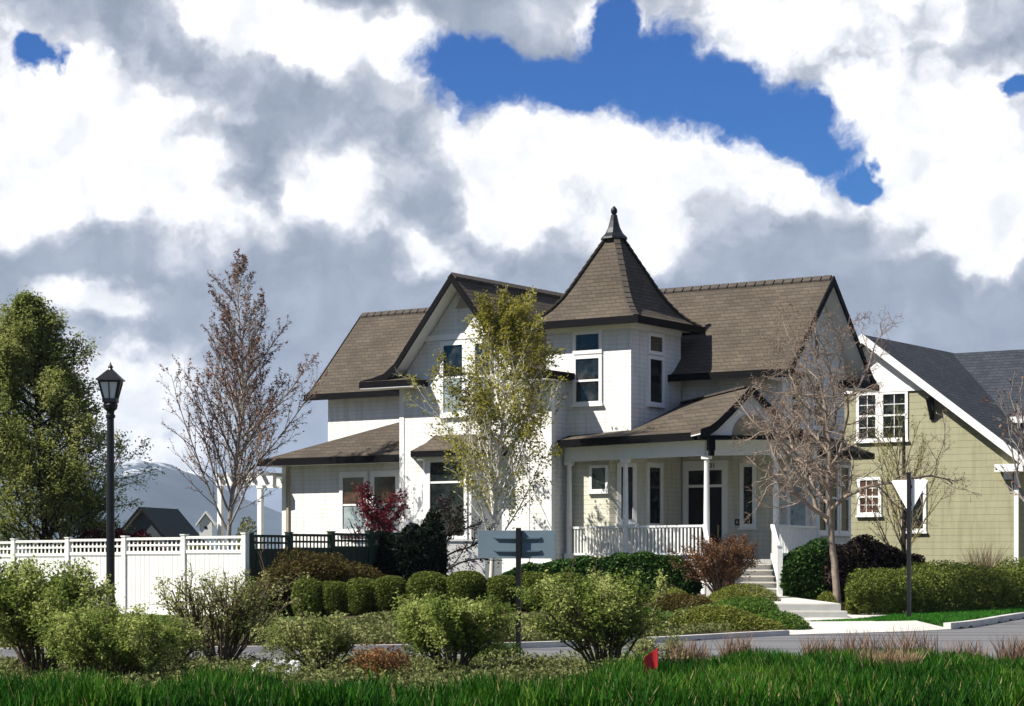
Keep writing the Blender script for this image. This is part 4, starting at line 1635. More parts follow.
def hedge(name, label, path, w, h, n, size, mat, cat='hedge', group=None, amp=.12, seed=1, sq=3.5, core_n=5000, hvar=.12, mats=None):
    """path: plan points; a rounded box swept along them, leaves in its shell"""
    rng = np.random.default_rng(seed)
    pts = catmull(path, 8)
    seg = np.linalg.norm(np.diff(pts, axis=0), axis=1)
    cum = np.concatenate([[0], np.cumsum(seg)])
    L = cum[-1]
    ph = rng.uniform(0, 6.28, 6)

    def sample(n, k):
        s = rng.uniform(-.04, 1.04, n) * L
        sc = np.clip(s, 0, L - 1e-6)
        i = np.searchsorted(cum, sc, side='right') - 1
        fr = ((sc - cum[i]) / seg[i])[:, None]
        p = pts[i] * (1 - fr) + pts[i + 1] * fr
        t = unit(pts[i + 1] - pts[i])
        nn = np.stack([-t[:, 1], t[:, 0]], 1)
        a = rng.uniform(-.25 * np.pi, 1.25 * np.pi, n)
        ca, sa = np.cos(a), np.sin(a)
        den = (np.abs(ca) ** sq + np.abs(sa) ** sq) ** (1 / sq)
        over = np.maximum(np.maximum(-s, s - L), 0)
        endk = np.sqrt(np.clip(1 - (over / (.04 * L + 1e-6)) ** 2, .02, 1))
        # round the ends off
        e = np.minimum(s, L - s)
        endk *= np.clip(.62 + .38 * e / (h * .6), .5, 1)
        bump = 1 + amp * (np.sin(s * 4.1 + ph[0] + 2 * ca) * .4 + np.sin(s * 7.7 + ph[1] + 3 * sa) * .35 + np.sin(s * 1.7 + ph[2]) * .5)
        hz = h * (1 + hvar * np.sin(s * 1.1 + ph[3]))
        rr = k * bump * endk * rng.uniform(.82, 1.0, n) / den
        off = ca * rr * w / 2
        zz = h * .30 + sa * rr * (hz - h * .30)
        q = p + nn * off[:, None] + t * (s - sc)[:, None]
        z = gz(q[:, 0], q[:, 1]) + np.maximum(zz, .02)
        return np.column_stack([q, z])
    c0 = pts[len(pts) // 2]
    base = np.array([c0[0], c0[1], gz1(*c0)])
    o = leaf_obj(name, [leaf_arrays(rng, sample(n, 1.0) - base, size, .6, .2), leaf_arrays(rng, sample(core_n, .74) - base, size * 3.2, .9, .2)], M[mat], None, tuple(base))
    return tag(o, label, cat, group)


def wpath(*pp):
    return [(ax(px, Y), Y) for px, Y in pp]


hedge('hedge', 'long low red tinged barberry hedge left of the dark evergreen shrub', wpath((262, 47.6), (300, 48.6), (350, 49.6), (385, 50.4)), 1.5, 1.15, 18000, .055, 'leaf_barb', seed=2, amp=.3, hvar=.1)
hedge('hedge', 'glossy dark green laurel hedge below the porch railing', wpath((505, 55.0), (560, 54.9), (620, 54.4), (690, 53.8)), .9, 1.02, 22000, .075, 'leaf_laurel', seed=3, sq=4.5)
hedge('hedge', 'glossy dark laurel hedge right of the white stair rail', wpath((786, 55.6), (815, 55.9), (850, 56.4)), 1.1, 1.42, 12000, .075, 'leaf_laurel', seed=4)
hedge('hedge', 'dark purple leaved hedge behind the twisted bare tree', wpath((832, 55.2), (870, 55.4), (918, 55.8)), 1.5, 1.85, 18000, .07, 'leaf_purple', seed=5, amp=.2)
hedge('hedge', 'long clipped boxwood hedge along the footpath of the side street', wpath((866, 48.6), (905, 50.6), (950, 53.0), (1000, 56), (1060, 60), (1110, 64)), 1.5, 1.12, 52000, .055, 'leaf_box', seed=6, amp=.14)
hedge('hedge', 'low russet hedge of bare dark red shrubs behind the white fence', wpath((60, 60), (120, 60), (190, 60)), 1.2, 2.1, 9000, .08, 'leaf_red', seed=7, amp=.2)
hedge('shrub', 'small burgundy shrub against the olive wall at the far right', wpath((990, 62.0), (1003, 62.0), (1016, 62.1)), .8, 1.35, 2600, .08, 'leaf_purple', 'shrub', seed=8, amp=.3)
hedge('shrub', 'big dark evergreen shrub between the green fence and the low white wall', wpath((366, 53.6), (408, 54.2), (436, 54.6)), 1.9, 2.45, 24000, .09, 'leaf_dark', 'shrub', seed=9, amp=.45, sq=2.2)


def mound(label, px, Y, r, mat, n=6000, size=.07, seed=0, name='juniper', group='low spreading junipers beside the garden steps', amp=.25):
    rng = np.random.default_rng(seed)
    f = lump(rng, 22, amp)
    d = unit(rng.normal(size=(n, 3)))
    d[:, 2] = np.abs(d[:, 2])
    rr = f(d) * (.8 + .2 * rng.uniform(0, 1, n) ** .5)
    p = d * rr[:, None] * np.array(r)
    d2 = unit(rng.normal(size=(500, 3)))
    d2[:, 2] = np.abs(d2[:, 2])
    p2 = d2 * (f(d2) * .72)[:, None] * np.array(r)
    x = ax(px, Y)
    out = d * np.array([1, 1, .6]) + np.array([0, 0, .5])
    o = leaf_obj(name, [leaf_arrays(rng, p, size, .28, .1, dirs=unit(out) * 1.2), leaf_arrays(rng, p2, .16, .9)], M[mat], None, (x, Y, gz1(x, Y) - .03))
    return tag(o, label, 'shrub', group)


mound('yellowish low juniper left of the brown twiggy bush, farthest from the steps', 664, 49.4, (.7, .55, .45), 'juniper', 9000, seed=11)
mound('yellow green juniper mound in front of the brown twiggy bush', 722, 48.8, (.95, .7, .50), 'juniper', 13000, seed=12)
mound('rusty tinted low juniper between the open bush and the brown twiggy bush', 682, 46.8, (.75, .5, .36), 'leaf_barb', 8000, seed=13)
mound('bright green spreading juniper touching the corner of the lower garden steps', 738, 45.5, (.95, .55, .40), 'juniper_green', 12000, seed=14)
mound('long green juniper mound at the kerb, nearest the white ramp', 762, 41.9, (.68, .5, .38), 'juniper_green', 10000, seed=15)
mound('grey green juniper mound at the kerb, left of the greener one', 704, 40.9, (1.05, .5, .38), 'juniper', 13000, seed=16)
mound('small juniper mound at the kerb beside the tall open bush', 648, 39.0, (.75, .5, .34), 'juniper', 9000, seed=17)
mound('low juniper mound at the left end of the kerb bed', 628, 43.4, (.8, .5, .36), 'juniper_green', 9000, seed=18)
mound('small rounded shrub at the foot of the twisted bare tree', 822, 51.8, (.4, .35, .34), 'juniper', 3000, seed=19, group=None, name='shrub')
mound('low brownish shrub right of the foot of the twisted bare tree', 853, 51.0, (.3, .3, .24), 'leaf_barb', 2000, seed=20, group=None, name='shrub')


# ground covers
def cover(name, label, pts, size, mat, seed, aspect=.5, up=.2):
    rng = np.random.default_rng(seed)
    o = leaf_obj(name, leaf_arrays(rng, pts, size, aspect, up), M[mat])
    return tag(o, label, 'ground cover', kind='stuff')


def bed(seed, n, hfun, i0, i1, d0, d1):
    rng = np.random.default_rng(seed)
    ii = rng.uniform(i0, i1 - 1.001, n)
    k = ii.astype(int)
    fr = (ii - k)[:, None]
    p = curb[k] * (1 - fr) + curb[k + 1] * fr + norm_[k] * rng.uniform(d0, d1, (n, 1))
    h = hfun(p[:, 0], p[:, 1])
    z = gz(p[:, 0], p[:, 1]) + h * rng.uniform(.2, 1, n)
    return np.column_stack([p, z])


def clump_h(base, amp, fx=2.1, fy=1.7):
    def f(x, y):
        v = np.sin(x * fx + np.sin(y * 1.3) * 1.5) * np.sin(y * fy + np.sin(x * .9) * 1.2)
        return base + amp * (.5 + .5 * v) ** 1.5
    return f


cover('ground_cover', 'grey green low planting along the far kerb on the left', bed(21, 78000, clump_h(.08, .28), idx_near(-16), idx_near(4.6), .25, 5.5), .07, 'cover', 22)
cover('ground_cover', 'low grass and weeds below the white fence', bed(23, 26000, clump_h(.04, .12), idx_near(-18), idx_near(-3), 5.5, 15), .07, 'juniper_green', 24)


# front bank: tall grass, with grey green cover under the bushes on the left
def front_bank():
    rng = np.random.default_rng(30)
    n = 260000
    Y = 19.0 + 10.4 * rng.uniform(0, 1, n) ** .9
    X = rng.uniform(-1, 1, n) * (Y * .2382 + 1.2)
    px = 512 + X / Y * 2150
    lim = 21.3 + 5.8 * sst(px, 560, 690) + .5 * np.sin(X * 1.9) + .35 * np.sin(X * 4.3 + 1)
    lim = lim + rng.normal(0, .28, n)
    dry = np.exp(-(((px - 890) / 34) ** 2 + ((Y - 25.2) / .55) ** 2)) + .8 * np.exp(-(((px - 985) / 30) ** 2 + ((Y - 25) / .4) ** 2))
    clump = .55 + .45 * np.sin(X * 3.1 + 1.7 * np.sin(Y * 2.3)) * np.sin(Y * 2.7 + 1.3 * np.sin(X * 1.9))
    flagspot = (np.abs(px - 655) < 14) & (Y > 22.6) & (Y < 24.5)
    keep = (Y < lim) & ~flagspot & (rng.uniform(0, 1, n) > dry * 1.5) & (rng.uniform(0, 1, n) < .35 + .65 * clump)
    X, Y, clump, px = X[keep], Y[keep], clump[keep], px[keep]
    base = np.column_stack([X, Y, gz(X, Y)])
    h = (.10 + .22 * clump) * rng.uniform(.6, 1.25, len(X)) * (1 - .2 * sst(Y, 25.5, 27.4))
    patch = .5 + .5 * np.sin(X * 1.3 + 2 * np.sin(Y * .9)) * np.sin(Y * 1.6 + np.sin(X * .8))
    tint = np.clip(.02 + .32 * clump + .42 * patch ** 2 + rng.normal(0, .17, len(X)) + .3 * (rng.uniform(0, 1, len(X)) > .93), 0, .86)
    tint = np.where(rng.uniform(0, 1, len(X)) > .965, .98, tint)
    o = blades(rng, base, h, .022, .45, 'grass', tint, name='tall_grass')
    tag(o, 'lush dark green tall grass across the foreground', 'grass', kind='stuff')
    n = 95000
    Y = 20.9 + 8.7 * rng.uniform(0, 1, n)
    X = rng.uniform(-1, 1, n) * (Y * .2382 + 1.2)
    px = 512 + X / Y * 2150
    lim = 21.2 + 5.8 * sst(px, 560, 690)
    keep = (Y > lim) & ((px < 640) | (Y < 27.6))
    X, Y = X[keep], Y[keep]
    h = clump_h(.05, .22, 2.7, 2.9)(X, Y)
    pts = np.column_stack([X, Y, gz(X, Y) + h * rng.uniform(.1, 1, len(X))])
    o = leaf_obj('ground_cover', leaf_arrays(rng, pts, .055, .4, .1), M['cover'])
    tag(o, 'grey green low weeds under the near bushes on the left', 'ground cover', kind='stuff')


front_bank()


def tuft(label, px, Y, r, h, n, mat, seed, name='grass_tuft', group=None, w=.014, heads=False):
    rng = np.random.default_rng(seed)
    a = rng.uniform(0, 6.28, n)
    rr = r * np.sqrt(rng.uniform(0, 1, n))
    x0 = ax(px, Y)
    base = np.column_stack([np.cos(a) * rr, np.sin(a) * rr * .7, 0 * a])
    o = blades(rng, base, h, w, .5, mat, name=name)
    o.location = (x0, Y, gz1(x0, Y))
    return tag(o, label, 'grass tuft', group)


for k, (px, Y, r, h, lab) in enumerate([(862, 27.3, .33, .40, 'pinkish dry grass tuft by the lane, larger one right of centre'), (912, 27.4, .40, .42, 'widest pinkish dry grass tuft by the lane'),
                                       (738, 27.5, .22, .36, 'small pinkish grass tuft below the green junipers'), (820, 27.4, .22, .34, 'small pinkish grass tuft left of the two large tufts'),
                                       (965, 27.2, .3, .30, 'low pinkish grass tuft near the right edge'), (1018, 27.1, .25, .36, 'pinkish grass tuft at the right picture edge'), (690, 27.4, .25, .3, 'short pinkish tuft behind the red flag')]):
    tuft(lab, px, Y, r, h, 260, 'pink', 40 + k, group='pinkish grass tufts along the lane')
tuft('clump of dead tan grass lying in the lush grass', 888, 25.2, .34, .26, 1500, 'dry', 50, name='dead_grass', w=.02)
tuft('smaller patch of dead tan grass right of the dead clump', 975, 25.2, .42, .16, 1000, 'dry', 51, name='dead_grass', w=.02)
tuft('small dead tan tuft at the bottom edge near the right', 760, 22.0, .16, .2, 260, 'dry', 52, name='dead_grass')
tuft('tall beige grass against the olive wall at the far right', 983, 61.5, .35, 1.3, 500, 'dry', 53, w=.02)


# ------------------------------------------------------------------ bushes of the near bank
def bush(label, px, Y, w, h, seed, mat, nleaf=4500, size=.045, stems=16, leaf_from=.35, bark='bark_brown', spread=.35, name='bush', group='open yellow green bushes on the near bank', ext=1):
    rng = np.random.default_rng(seed)
    x = ax(px, Y)
    root = empty(name, (x, Y, gz1(x, Y) - .02), 0, label, 'bush', group)
    paths, tips = [], []
    P = [dict(wig=.07, up=.015, kids=(4, 6), start=.28, ang=32, len=.62, rr=.6, end=.45, seg=.12, leaf=1, rmin=.0035),
         dict(wig=.10, up=.03, kids=(4, 5), start=.25, ang=36, len=.62, rr=.6, end=.5, seg=.08),
         dict(wig=.13, up=.02, kids=0, ang=30, len=.5, end=.6, seg=.06)]
    for s in range(stems):
        a = 6.28 * s / stems + rng.normal() * .3
        tilt = rng.uniform(.05, 1.0) ** .7 * math.atan2(w * .42, h * .62)
        d = np.array([math.cos(a) * math.sin(tilt), math.sin(a) * math.sin(tilt), math.cos(tilt)])
        grow(rng, np.array([math.cos(a) * .08, math.sin(a) * .08, 0]), d, h * rng.uniform(.62, .80) / max(.62, math.cos(tilt)) * ext, .013 * h + .004, 0, P, paths, tips)
    tubes_obj('stems', paths, M[bark], root, 5)
    tp = np.array([t[0] for t in tips])
    td = np.array([t[1] for t in tips])
    ok = (tp[:, 2] > h * leaf_from * rng.uniform(.4, 1, len(tp))) & (tp[:, 2] < h * 1.02)
    tp, td = tp[ok], td[ok]
    i = rng.integers(0, len(tp), nleaf)
    p = tp[i] + rng.normal(size=(nleaf, 3)) * .035
    tt = np.clip(.5 + .3 * np.sin(tp[i][:, 0] * 9 + tp[i][:, 2] * 7) + rng.normal(0, .22, nleaf), 0, 1)
    leaf_obj('foliage', leaf_arrays(rng, p, size, .55, .25, tint=tt, dirs=td[i] * .8), M[mat], root)
    return root


bush('large dense bush at the left edge, in front of the white fence', 42, 25.2, 1.55, 1.40, 61, 'leaf_bush', 26000, .045, 26)
bush('lower bright bush below the lamp post', 112, 23.6, 1.4, .88, 62, 'leaf_bush', 19000, .040, 22)
bush('open twiggy bush with pale leaf tips in front of the end of the white fence', 222, 28.2, 1.55, 1.28, 63, 'leaf_grey', 5200, .042, 22)
bush('wide sparse grey green bush low beside the twiggy bush', 168, 25.8, 1.2, .72, 64, 'leaf_grey', 3000, .045, 18)
bush('half open grey green bush in front of the clipped boxwoods', 322, 26.4, 1.2, .76, 65, 'leaf_grey', 9000, .04, 20)
bush('full rounded bush left of the black sign post', 452, 26.2, 1.45, 1.0, 66, 'leaf_bush', 20000, .043, 24)
bush('tall open bush with dark stems right of the black sign post', 606, 26.0, 1.4, 1.28, 67, 'leaf_bush', 17000, .042, 24, leaf_from=.45)
bush('low grey bush right of the tall open bush', 655, 28.4, .6, .5, 68, 'leaf_grey', 1400, .04, 12)
bush('small low green bush between the full bush and the post', 488, 28.6, .5, .34, 69, 'juniper_green', 2500, .045, 12, leaf_from=.1, name='bush')
bush('rusty orange dead-leaved bush low in the grass', 377, 24.6, .58, .42, 70, 'leaf_rust', 2600, .035, 14, leaf_from=.1, group=None)
bush('russet brown twiggy bush in front of the front door', 722, 53.2, 1.75, 1.6, 71, 'leaf_brown', 14000, .055, 30, leaf_from=.1, group=None)

# white flowers
def flowers(label, px, Y, seed, n=9):
    rng = np.random.default_rng(seed)
    x = ax(px, Y)
    root = empty('flower_clump', (x, Y, gz1(x, Y)), 0, label, 'flowers', 'white flower clumps in the grass')
    c = np.column_stack([rng.normal(0, .10, n), rng.normal(0, .08, n), rng.uniform(.16, .27, n)])
    paths = [(np.array([[0, 0, 0], [a * .6, b * .6, z * .6], [a, b, z]]), np.array([.004, .003, .003])) for a, b, z in c]
    tubes_obj('stems', paths, M['lawn_stem'], root, 4)
    p = np.repeat(c, 14, 0) + rng.normal(0, .016, (n * 14, 3))
    leaf_obj('petals', leaf_arrays(rng, p, .035, .7, .6), M['petal'], root)


M['lawn_stem'] = plain('green flower stems', (.03, .09, .015), .6)
flowers('larger clump of white flowers in the grass, left of the rusty bush', 286, 23.9, 81, 12)
flowers('small clump of white flowers at the foot of the twiggy bush', 262, 24.3, 82, 6)

# red marker flag
flg = empty('marker_flag', (ax(658, 24.4), 24.4, 0), R(12), 'small red marker flag standing in the grass', 'flag')
MB().lathe([(.004, -.1), (.004, .44)], 6).build('wire', M['metal_dark'], flg)
fm = MB()
for k in range(6):
    x0, x1 = -.02 - k * .028, -.02 - (k + 1) * .028
    y0, y1 = .012 * math.sin(k * .7), .012 * math.sin((k + 1) * .7)
    z0, z1 = -.018 * k, -.018 * (k + 1)
    fm.add([(x0 + .02, y0, .22 + z0), (x1 + .02, y1, .22 + z1), (x1 + .02, y1, .43 + z1), (x0 + .02, y0, .43 + z0), (x0 + .02, y0 + .003, .22 + z0), (x1 + .02, y1 + .003, .22 + z1), (x1 + .02, y1 + .003, .43 + z1), (x0 + .02, y0 + .003, .43 + z0)],
           [(0, 1, 2, 3), (7, 6, 5, 4), (0, 4, 5, 1), (3, 2, 6, 7), (0, 3, 7, 4), (1, 5, 6, 2)])
fm.build('flag', M['red_flag'], flg)

# ------------------------------------------------------------------ trees
def tree(label, px, Y, P, r, L, seed, bark, leafmat=None, nleaf=0, size=.1, name='tree', cat='tree', group=None, jitter=.08, lean=(0, 0), fork=None, lfilter=None, z=None, aspect=.55, pend=0, wts=None, sc=1.0, leaf_name='crown'):
    rng = np.random.default_rng(seed)
    x = ax(px, Y)
    root = empty(name, (x, Y, (gz1(x, Y) if z is None else z) - .06), 0, label, cat, group)
    paths, tips = [], []
    grow(rng, (0, 0, 0), (lean[0], lean[1], 1), L, r, 0, P, paths, tips)
    if fork:
        fork(rng, paths, tips)
    # the thick lower limbs are the trunk, the thin ones twigs
    big = [p for p in paths if p[1][0] > r * .30]
    thin = [p for p in paths if p[1][0] <= r * .30]
    tubes_obj('trunk', big, M[bark], root, 9)
    if thin:
        tubes_obj('branches', thin, M[bark], root, 5)
    if leafmat:
        tp = np.array([t[0] for t in tips])
        td = np.array([t[1] for t in tips])
        if lfilter:
            ok = lfilter(tp, rng)
            tp, td = tp[ok], td[ok]
        i = rng.integers(0, len(tp), nleaf)
        p = tp[i] + rng.normal(size=(nleaf, 3)) * jitter
        tt = np.clip(.5 + .25 * np.sin(tp[i][:, 0] * 2.3 + tp[i][:, 2] * 1.9 + 2) + rng.normal(0, .22, nleaf), 0, 1)
        leaf_obj(leaf_name, leaf_arrays(rng, p, size, aspect, .2, tint=tt, dirs=td[i]), M[leafmat], root)
    return root


# big leafy tree on the left, behind the fence
def egg(t):
    return 1.04 * (1 - t) ** .68 + .03


Pt = [dict(wig=.02, up=.02, kids=76, start=.06, ang=60, angv=6, len=.375, rr=.34, end=.12, seg=.5, leaf=1, shape=egg, rmin=.006),
      dict(wig=.07, up=.055, kids=(10, 13), start=.15, ang=44, len=.50, rr=.5, end=.2, seg=.3),
      dict(wig=.11, up=.04, kids=(4, 5), start=.2, ang=40, len=.5, rr=.5, end=.4, seg=.2),
      dict(wig=.15, up=.03, kids=0, ang=30, len=.4, end=.5, seg=.15)]


def airy(tp, rng):
    v = np.sin(tp[:, 0] * 2.3 + 1) * np.sin(tp[:, 1] * 2.6 + .5) + np.sin(tp[:, 2] * 2.2 + tp[:, 0] * 1.4)
    return rng.uniform(0, 1, len(tp)) < np.clip(.7 + .28 * v, .2, 1)


tree('tall leafy spring tree behind the white fence at the left edge', 46, 60.5, Pt, .12, 8.55, 121, 'bark_dark', 'leaf_left', 95000, .085, jitter=.10, lfilter=airy)

# vase shaped maple with reddish buds, still bare
Pv = [dict(wig=.02, up=.02, kids=40, start=.20, ang=32, angv=7, len=.46, rr=.40, end=.12, seg=.4, leaf=2, rmin=.006, shape=lambda t: 1.16 - .98 * t),
      dict(wig=.035, up=.042, kids=(17, 22), start=.10, ang=28, angv=6, len=.30, rr=.42, end=.15, seg=.35, shape=lambda t: 1.1 - .7 * t),
      dict(wig=.05, up=.045, kids=(3, 5), start=.2, ang=26, len=.45, rr=.5, end=.3, seg=.25),
      dict(wig=.07, up=.04, kids=0, ang=24, len=.4, end=.5, seg=.18)]
tree('bare vase shaped tree with reddish buds, behind the fence left of the house', 226, 63.4, Pv, .09, 9.9, 102, 'bark_pale', 'bud', 15000, .075, jitter=.025, aspect=.42, lean=(.02, 0),
     lfilter=lambda tp, rng: rng.uniform(0, 1, len(tp)) < 1.05 - .75 * sst(tp[:, 2], 5.5, 10))

# slender tree coming into bronze green leaf in front of the gable
Pm = [dict(wig=.012, up=.02, kids=44, start=.15, ang=37, angv=7, len=.54, rr=.36, end=.15, seg=.35, leaf=1, rmin=.005, shape=lambda t: (1.12 - .92 * t)),
      dict(wig=.05, up=.045, kids=(7, 9), start=.2, ang=30, len=.40, rr=.5, end=.2, seg=.25),
      dict(wig=.08, up=.05, kids=(3, 4), start=.2, ang=30, len=.45, rr=.5, end=.4, seg=.2),
      dict(wig=.10, up=.03, kids=0, ang=26, len=.4, end=.5, seg=.12)]


def clumps(tp, rng):
    v = np.sin(tp[:, 0] * 3.1 + 1) * np.sin(tp[:, 1] * 2.9 + .5) + np.sin(tp[:, 2] * 2.6 + tp[:, 0] * 1.7)
    low = sst(tp[:, 2], 2.0, 5.0)
    right = sst(tp[:, 0], -.9, .9)
    return rng.uniform(0, 1, len(tp)) < np.clip(.42 + .30 * v + .15 * low + .12 * right, .08, 1)


tree('slender white stemmed tree with bronze green young leaves in front of the house gable', 490, 59.0, Pm, .075, 7.75, 103, 'bark_white', 'leaf_mid', 21000, .09, jitter=.08, lean=(.06, 0), lfilter=clumps)

# twisted bare tree right of the stairs
Pw = [dict(wig=.07, up=.05, kids=18, start=.32, ang=50, angv=12, len=.72, rr=.55, end=.25, seg=.25, leaf=2, rmin=.006, shape=lambda t: 1.05 - .6 * t),
      dict(wig=.17, up=.045, kids=(7, 9), start=.15, ang=48, angv=14, len=.52, rr=.5, end=.3, seg=.2),
      dict(wig=.24, up=.03, kids=(6, 8), start=.12, ang=50, angv=16, len=.50, rr=.5, end=.35, seg=.14),
      dict(wig=.30, up=.01, kids=(3, 5), start=.2, ang=48, len=.5, rr=.6, end=.5, seg=.1),
      dict(wig=.34, up=.0, kids=0, ang=40, len=.5, end=.6, seg=.07)]
tree('twisted bare tree with crooked tan branches right of the porch stairs', 838, 52.6, Pw, .10, 6.0, 114, 'bark_tan', 'bud_tan', 9000, .045, jitter=.04, lean=(-.03, 0), aspect=.3, leaf_name='twig_tips')

# multi stemmed olive twig tree against the neighbour's wall
Pn = [dict(wig=.03, up=.01, kids=22, start=.10, ang=30, angv=8, len=.62, rr=.42, end=.3, seg=.3, leaf=2, rmin=.006, shape=lambda t: 1.05 - .5 * t),
      dict(wig=.06, up=.05, kids=(5, 7), start=.2, ang=30, len=.45, rr=.5, end=.3, seg=.25),
      dict(wig=.09, up=.04, kids=(3, 4), start=.2, ang=30, len=.45, end=.4, seg=.2),
      dict(wig=.1, up=.03, kids=0, ang=26, len=.4, end=.5, seg=.15)]
tree('thin olive twigged tree with dark stem in front of the olive wall', 903, 60.5, Pn, .06, 4.3, 105, 'twig_olive', 'juniper', 900, .06, jitter=.05)
MB_ = MB().lathe([(.075, gz1(ax(903, 60.5), 60.5) - .1), (.06, 2.4), (.045, 4.6), (.03, 5.2)], 7)
o = MB_.build('stem', M['bark_dark'], [x for x in bpy.data.objects if x.get('label', '').startswith('thin olive')][0])
o.location = (.04, .1, 0)

# branches reaching in at the right edge
Pe = [dict(wig=.03, up=.02, kids=14, start=.40, ang=30, angv=9, len=.75, rr=.5, end=.4, seg=.4, leaf=2, rmin=.007, shape=lambda t: 1.1 - .4 * t),
      dict(wig=.06, up=.05, kids=(6, 8), start=.2, ang=30, len=.42, rr=.5, end=.2, seg=.3),
      dict(wig=.09, up=.05, kids=(3, 4), start=.2, ang=30, len=.45, rr=.5, end=.4, seg=.2),
      dict(wig=.1, up=.03, kids=0, ang=26, len=.4, end=.5, seg=.15)]
tree('bare grey tree at the right picture edge, in front of the olive house', 1040, 63.5, Pe, .11, 4.9, 106, 'bark_pale', 'bud', 500, .10, jitter=.03)

# red japanese maple beside the extension
Pr = [dict(wig=.05, up=.0, kids=8, start=.35, ang=40, len=.62, rr=.6, end=.5, seg=.2, leaf=1, rmin=.005),
      dict(wig=.12, up=.03, kids=(4, 5), start=.25, ang=42, len=.5, rr=.55, end=.4, seg=.15),
      dict(wig=.16, up=.02, kids=(3, 4), start=.3, ang=40, len=.5, end=.5, seg=.12),
      dict(wig=.18, up=.0, kids=0, ang=30, len=.4, end=.5, seg=.1)]
tree('small burgundy leaved maple in front of the extension windows', 366, 58.5, Pr, .055, 2.75, 107, 'bark_dark', 'leaf_red', 2600, .09, jitter=.08, name='maple_tree',
     lfilter=lambda tp, rng: rng.uniform(0, 1, len(tp)) < .45 + .4 * np.sin(tp[:, 0] * 4) * np.sin(tp[:, 2] * 3 + 1))

# bare arching stems over the dark shrub
Pb = [dict(wig=.08, up=-.03, kids=14, start=.1, ang=50, len=.8, rr=.6, end=.5, seg=.2, leaf=1, rmin=.006),
      dict(wig=.1, up=-.03, kids=(4, 5), start=.2, ang=40, len=.5, rr=.6, end=.4, seg=.15),
      dict(wig=.14, up=0, kids=0, ang=36, len=.5, end=.5, seg=.12)]
tree('dark bare bramble arching over the evergreen shrub below the bay window', 436, 56.6, Pb, .05, 2.3, 108, 'bark_dark', 'leaf_purple', 2600, .07, jitter=.07, name='bramble', cat='shrub', leaf_name='foliage')

# yellow green shrubs seen beyond the fence corner
mound('yellow green far shrub beyond the white fence, left of the pergola', 196, 84, (1.6, 1.2, 2.3), 'far_leaf', 7000, .16, 90, name='shrub', group=None)
mound('olive shrub under the pergola', 243, 72.5, (.7, .7, 1.9), 'far_leaf', 3500, .14, 91, name='shrub', group=None)

# ------------------------------------------------------------------ street lamp
LY = 38.0
lx = ax(110.5, LY)
lamp = empty('street_lamp', (lx, LY, gz1(lx, LY)), 0, 'black post lamp with tapered four sided lantern in front of the white fence', 'street lamp')
MB().lathe([(.15, -.1), (.15, .12), (.125, .16), (.105, .5), (.085, .56), (.092, .6), (.075, .66)], 16).build('base', M['metal_dark'], lamp)
MB().lathe([(.075, .661), (.072, 2.2), (.062, 3.80)], 12).build('pole', M['metal_dark'], lamp)
MB().lathe([(.062, 3.80), (.085, 3.82), (.085, 3.86), (.066, 3.88), (.07, 3.93), (.115, 3.97), (.13, 4.04), (.115, 4.08), (.09, 4.10)], 14).build('collar', M['metal_dark'], lamp)


def frustum(b0, b1, z0, z1, mb=None):
    mb = mb or MB()
    return mb.add([(-b0, -b0, z0), (b0, -b0, z0), (b0, b0, z0), (-b0, b0, z0), (-b1, -b1, z1), (b1, -b1, z1), (b1, b1, z1), (-b1, b1, z1)],
                  [(3, 2, 1, 0), (4, 5, 6, 7), (0, 1, 5, 4), (1, 2, 6, 5), (2, 3, 7, 6), (3, 0, 4, 7)])


lan = MB()
for sx in (-1, 1):
    for sy in (-1, 1):
        lan.bar((sx * .105, sy * .105, 4.14), (sx * .175, sy * .175, 4.45), .028)
frustum(.125, .125, 4.08, 4.15, lan)
for s in (-1, 1):
    lan.bar((-.18, s * .176, 4.45), (.18, s * .176, 4.45), .03)
    lan.bar((s * .176, -.16, 4.452), (s * .176, .16, 4.452), .03)
    lan.bar((0, s * .112, 4.15), (0, s * .172, 4.44), .016)
    lan.bar((s * .112, 0, 4.15), (s * .172, 0, 4.44), .016)
lan.build('lantern_frame', M['metal_dark'], lamp)
frustum(.10, .165, 4.151, 4.448).build('lamp_glass', M['lamp_glass'], lamp)
cp = frustum(.225, .215, 4.467, 4.50)
frustum(.205, .05, 4.5005, 4.66, cp)
cp.lathe([(.05, 4.6605), (.035, 4.69), (.05, 4.71), (.02, 4.75), (.004, 4.80)], 10)
cp.build('cap', M['metal_dark'], lamp)

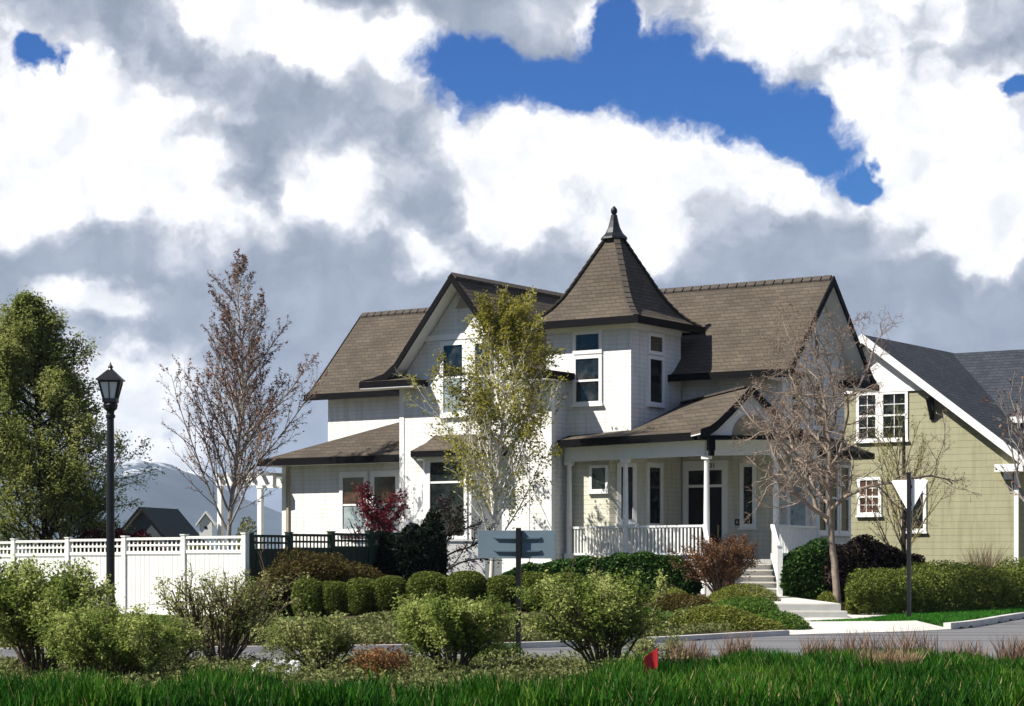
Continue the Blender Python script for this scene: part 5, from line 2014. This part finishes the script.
# ------------------------------------------------------------------ road signs
YY = 46.2
yx = ax(909, YY)
ys = empty('yield_sign', (yx, YY, .15), R(-28), 'white back of a downward triangular yield sign on a black post on the lawn strip', 'road sign')
MB().box(-.038, .038, -.038, .038, -.2, 3.10).box(-.045, .045, -.045, .045, 3.101, 3.14).build('post', M['metal_dark'], ys)
c = [(-.42, 0), (.42, 0), (0, -.74)]
out_ = []
for i in range(3):
    p, q, r_ = Vector(c[i - 1]), Vector(c[i]), Vector(c[(i + 1) % 3])
    a, b = (p - q).normalized(), (r_ - q).normalized()
    for t in (0, .5, 1):
        d = (a * (1 - t) + b * t)
        out_.append(q + d * (.045 if t != .5 else .030))
MB().extrude([(p.x, p.y + 2.98) for p in out_], lambda t, s, z: (s, t, z), .045, .05).build('sign_panel', M['sign_white'], ys)
MB().box(-.06, .06, .039, .0445, 2.80, 2.86).box(-.05, .05, .0391, .0446, 2.44, 2.48).build('bolt_plate', M['metal_dark'], ys)

SY = 29.9
sx_ = ax(518.5, SY)
ds = empty('direction_sign', (sx_, SY, gz1(sx_, SY)), R(-7), 'blue grey back of a wide street sign on a black post at the near kerb', 'road sign')
MB().box(-.034, .034, -.034, .034, -.2, 1.90).build('post', M['metal_dark'], ds)
MB().box(-.574, .51, .0365, .042, 1.475, 1.865).build('sign_panel', M['sign_blue'], ds, bevel=.0015)
for z in (1.735, 1.555):
    for x0, x1 in ((-.36, -.036), (.036, .33)):
        o_ = MB()
        s = -1 if x0 < 0 else 1
        a, b = (x1, x0) if s < 0 else (x0, x1)
        o_.add([(a, .036, z + .03), (b, .036, z + .03), (a, .008, z + .03), (b - s * .02, .012, z + .03),
                (a, .036, z - .045), (b - s * .09, .036, z - .045), (a, .008, z + .012), (b - s * .04, .012, z + .012)],
               [(0, 1, 3, 2), (4, 6, 7, 5), (0, 4, 5, 1), (1, 5, 7, 3), (2, 3, 7, 6), (0, 2, 6, 4)])
        o_.build('bracket', M['sign_teal'], ds)
MB().box(-.04, .04, .0345, .0362, 1.50, 1.84).build('clamp', M['metal_dark'], ds)
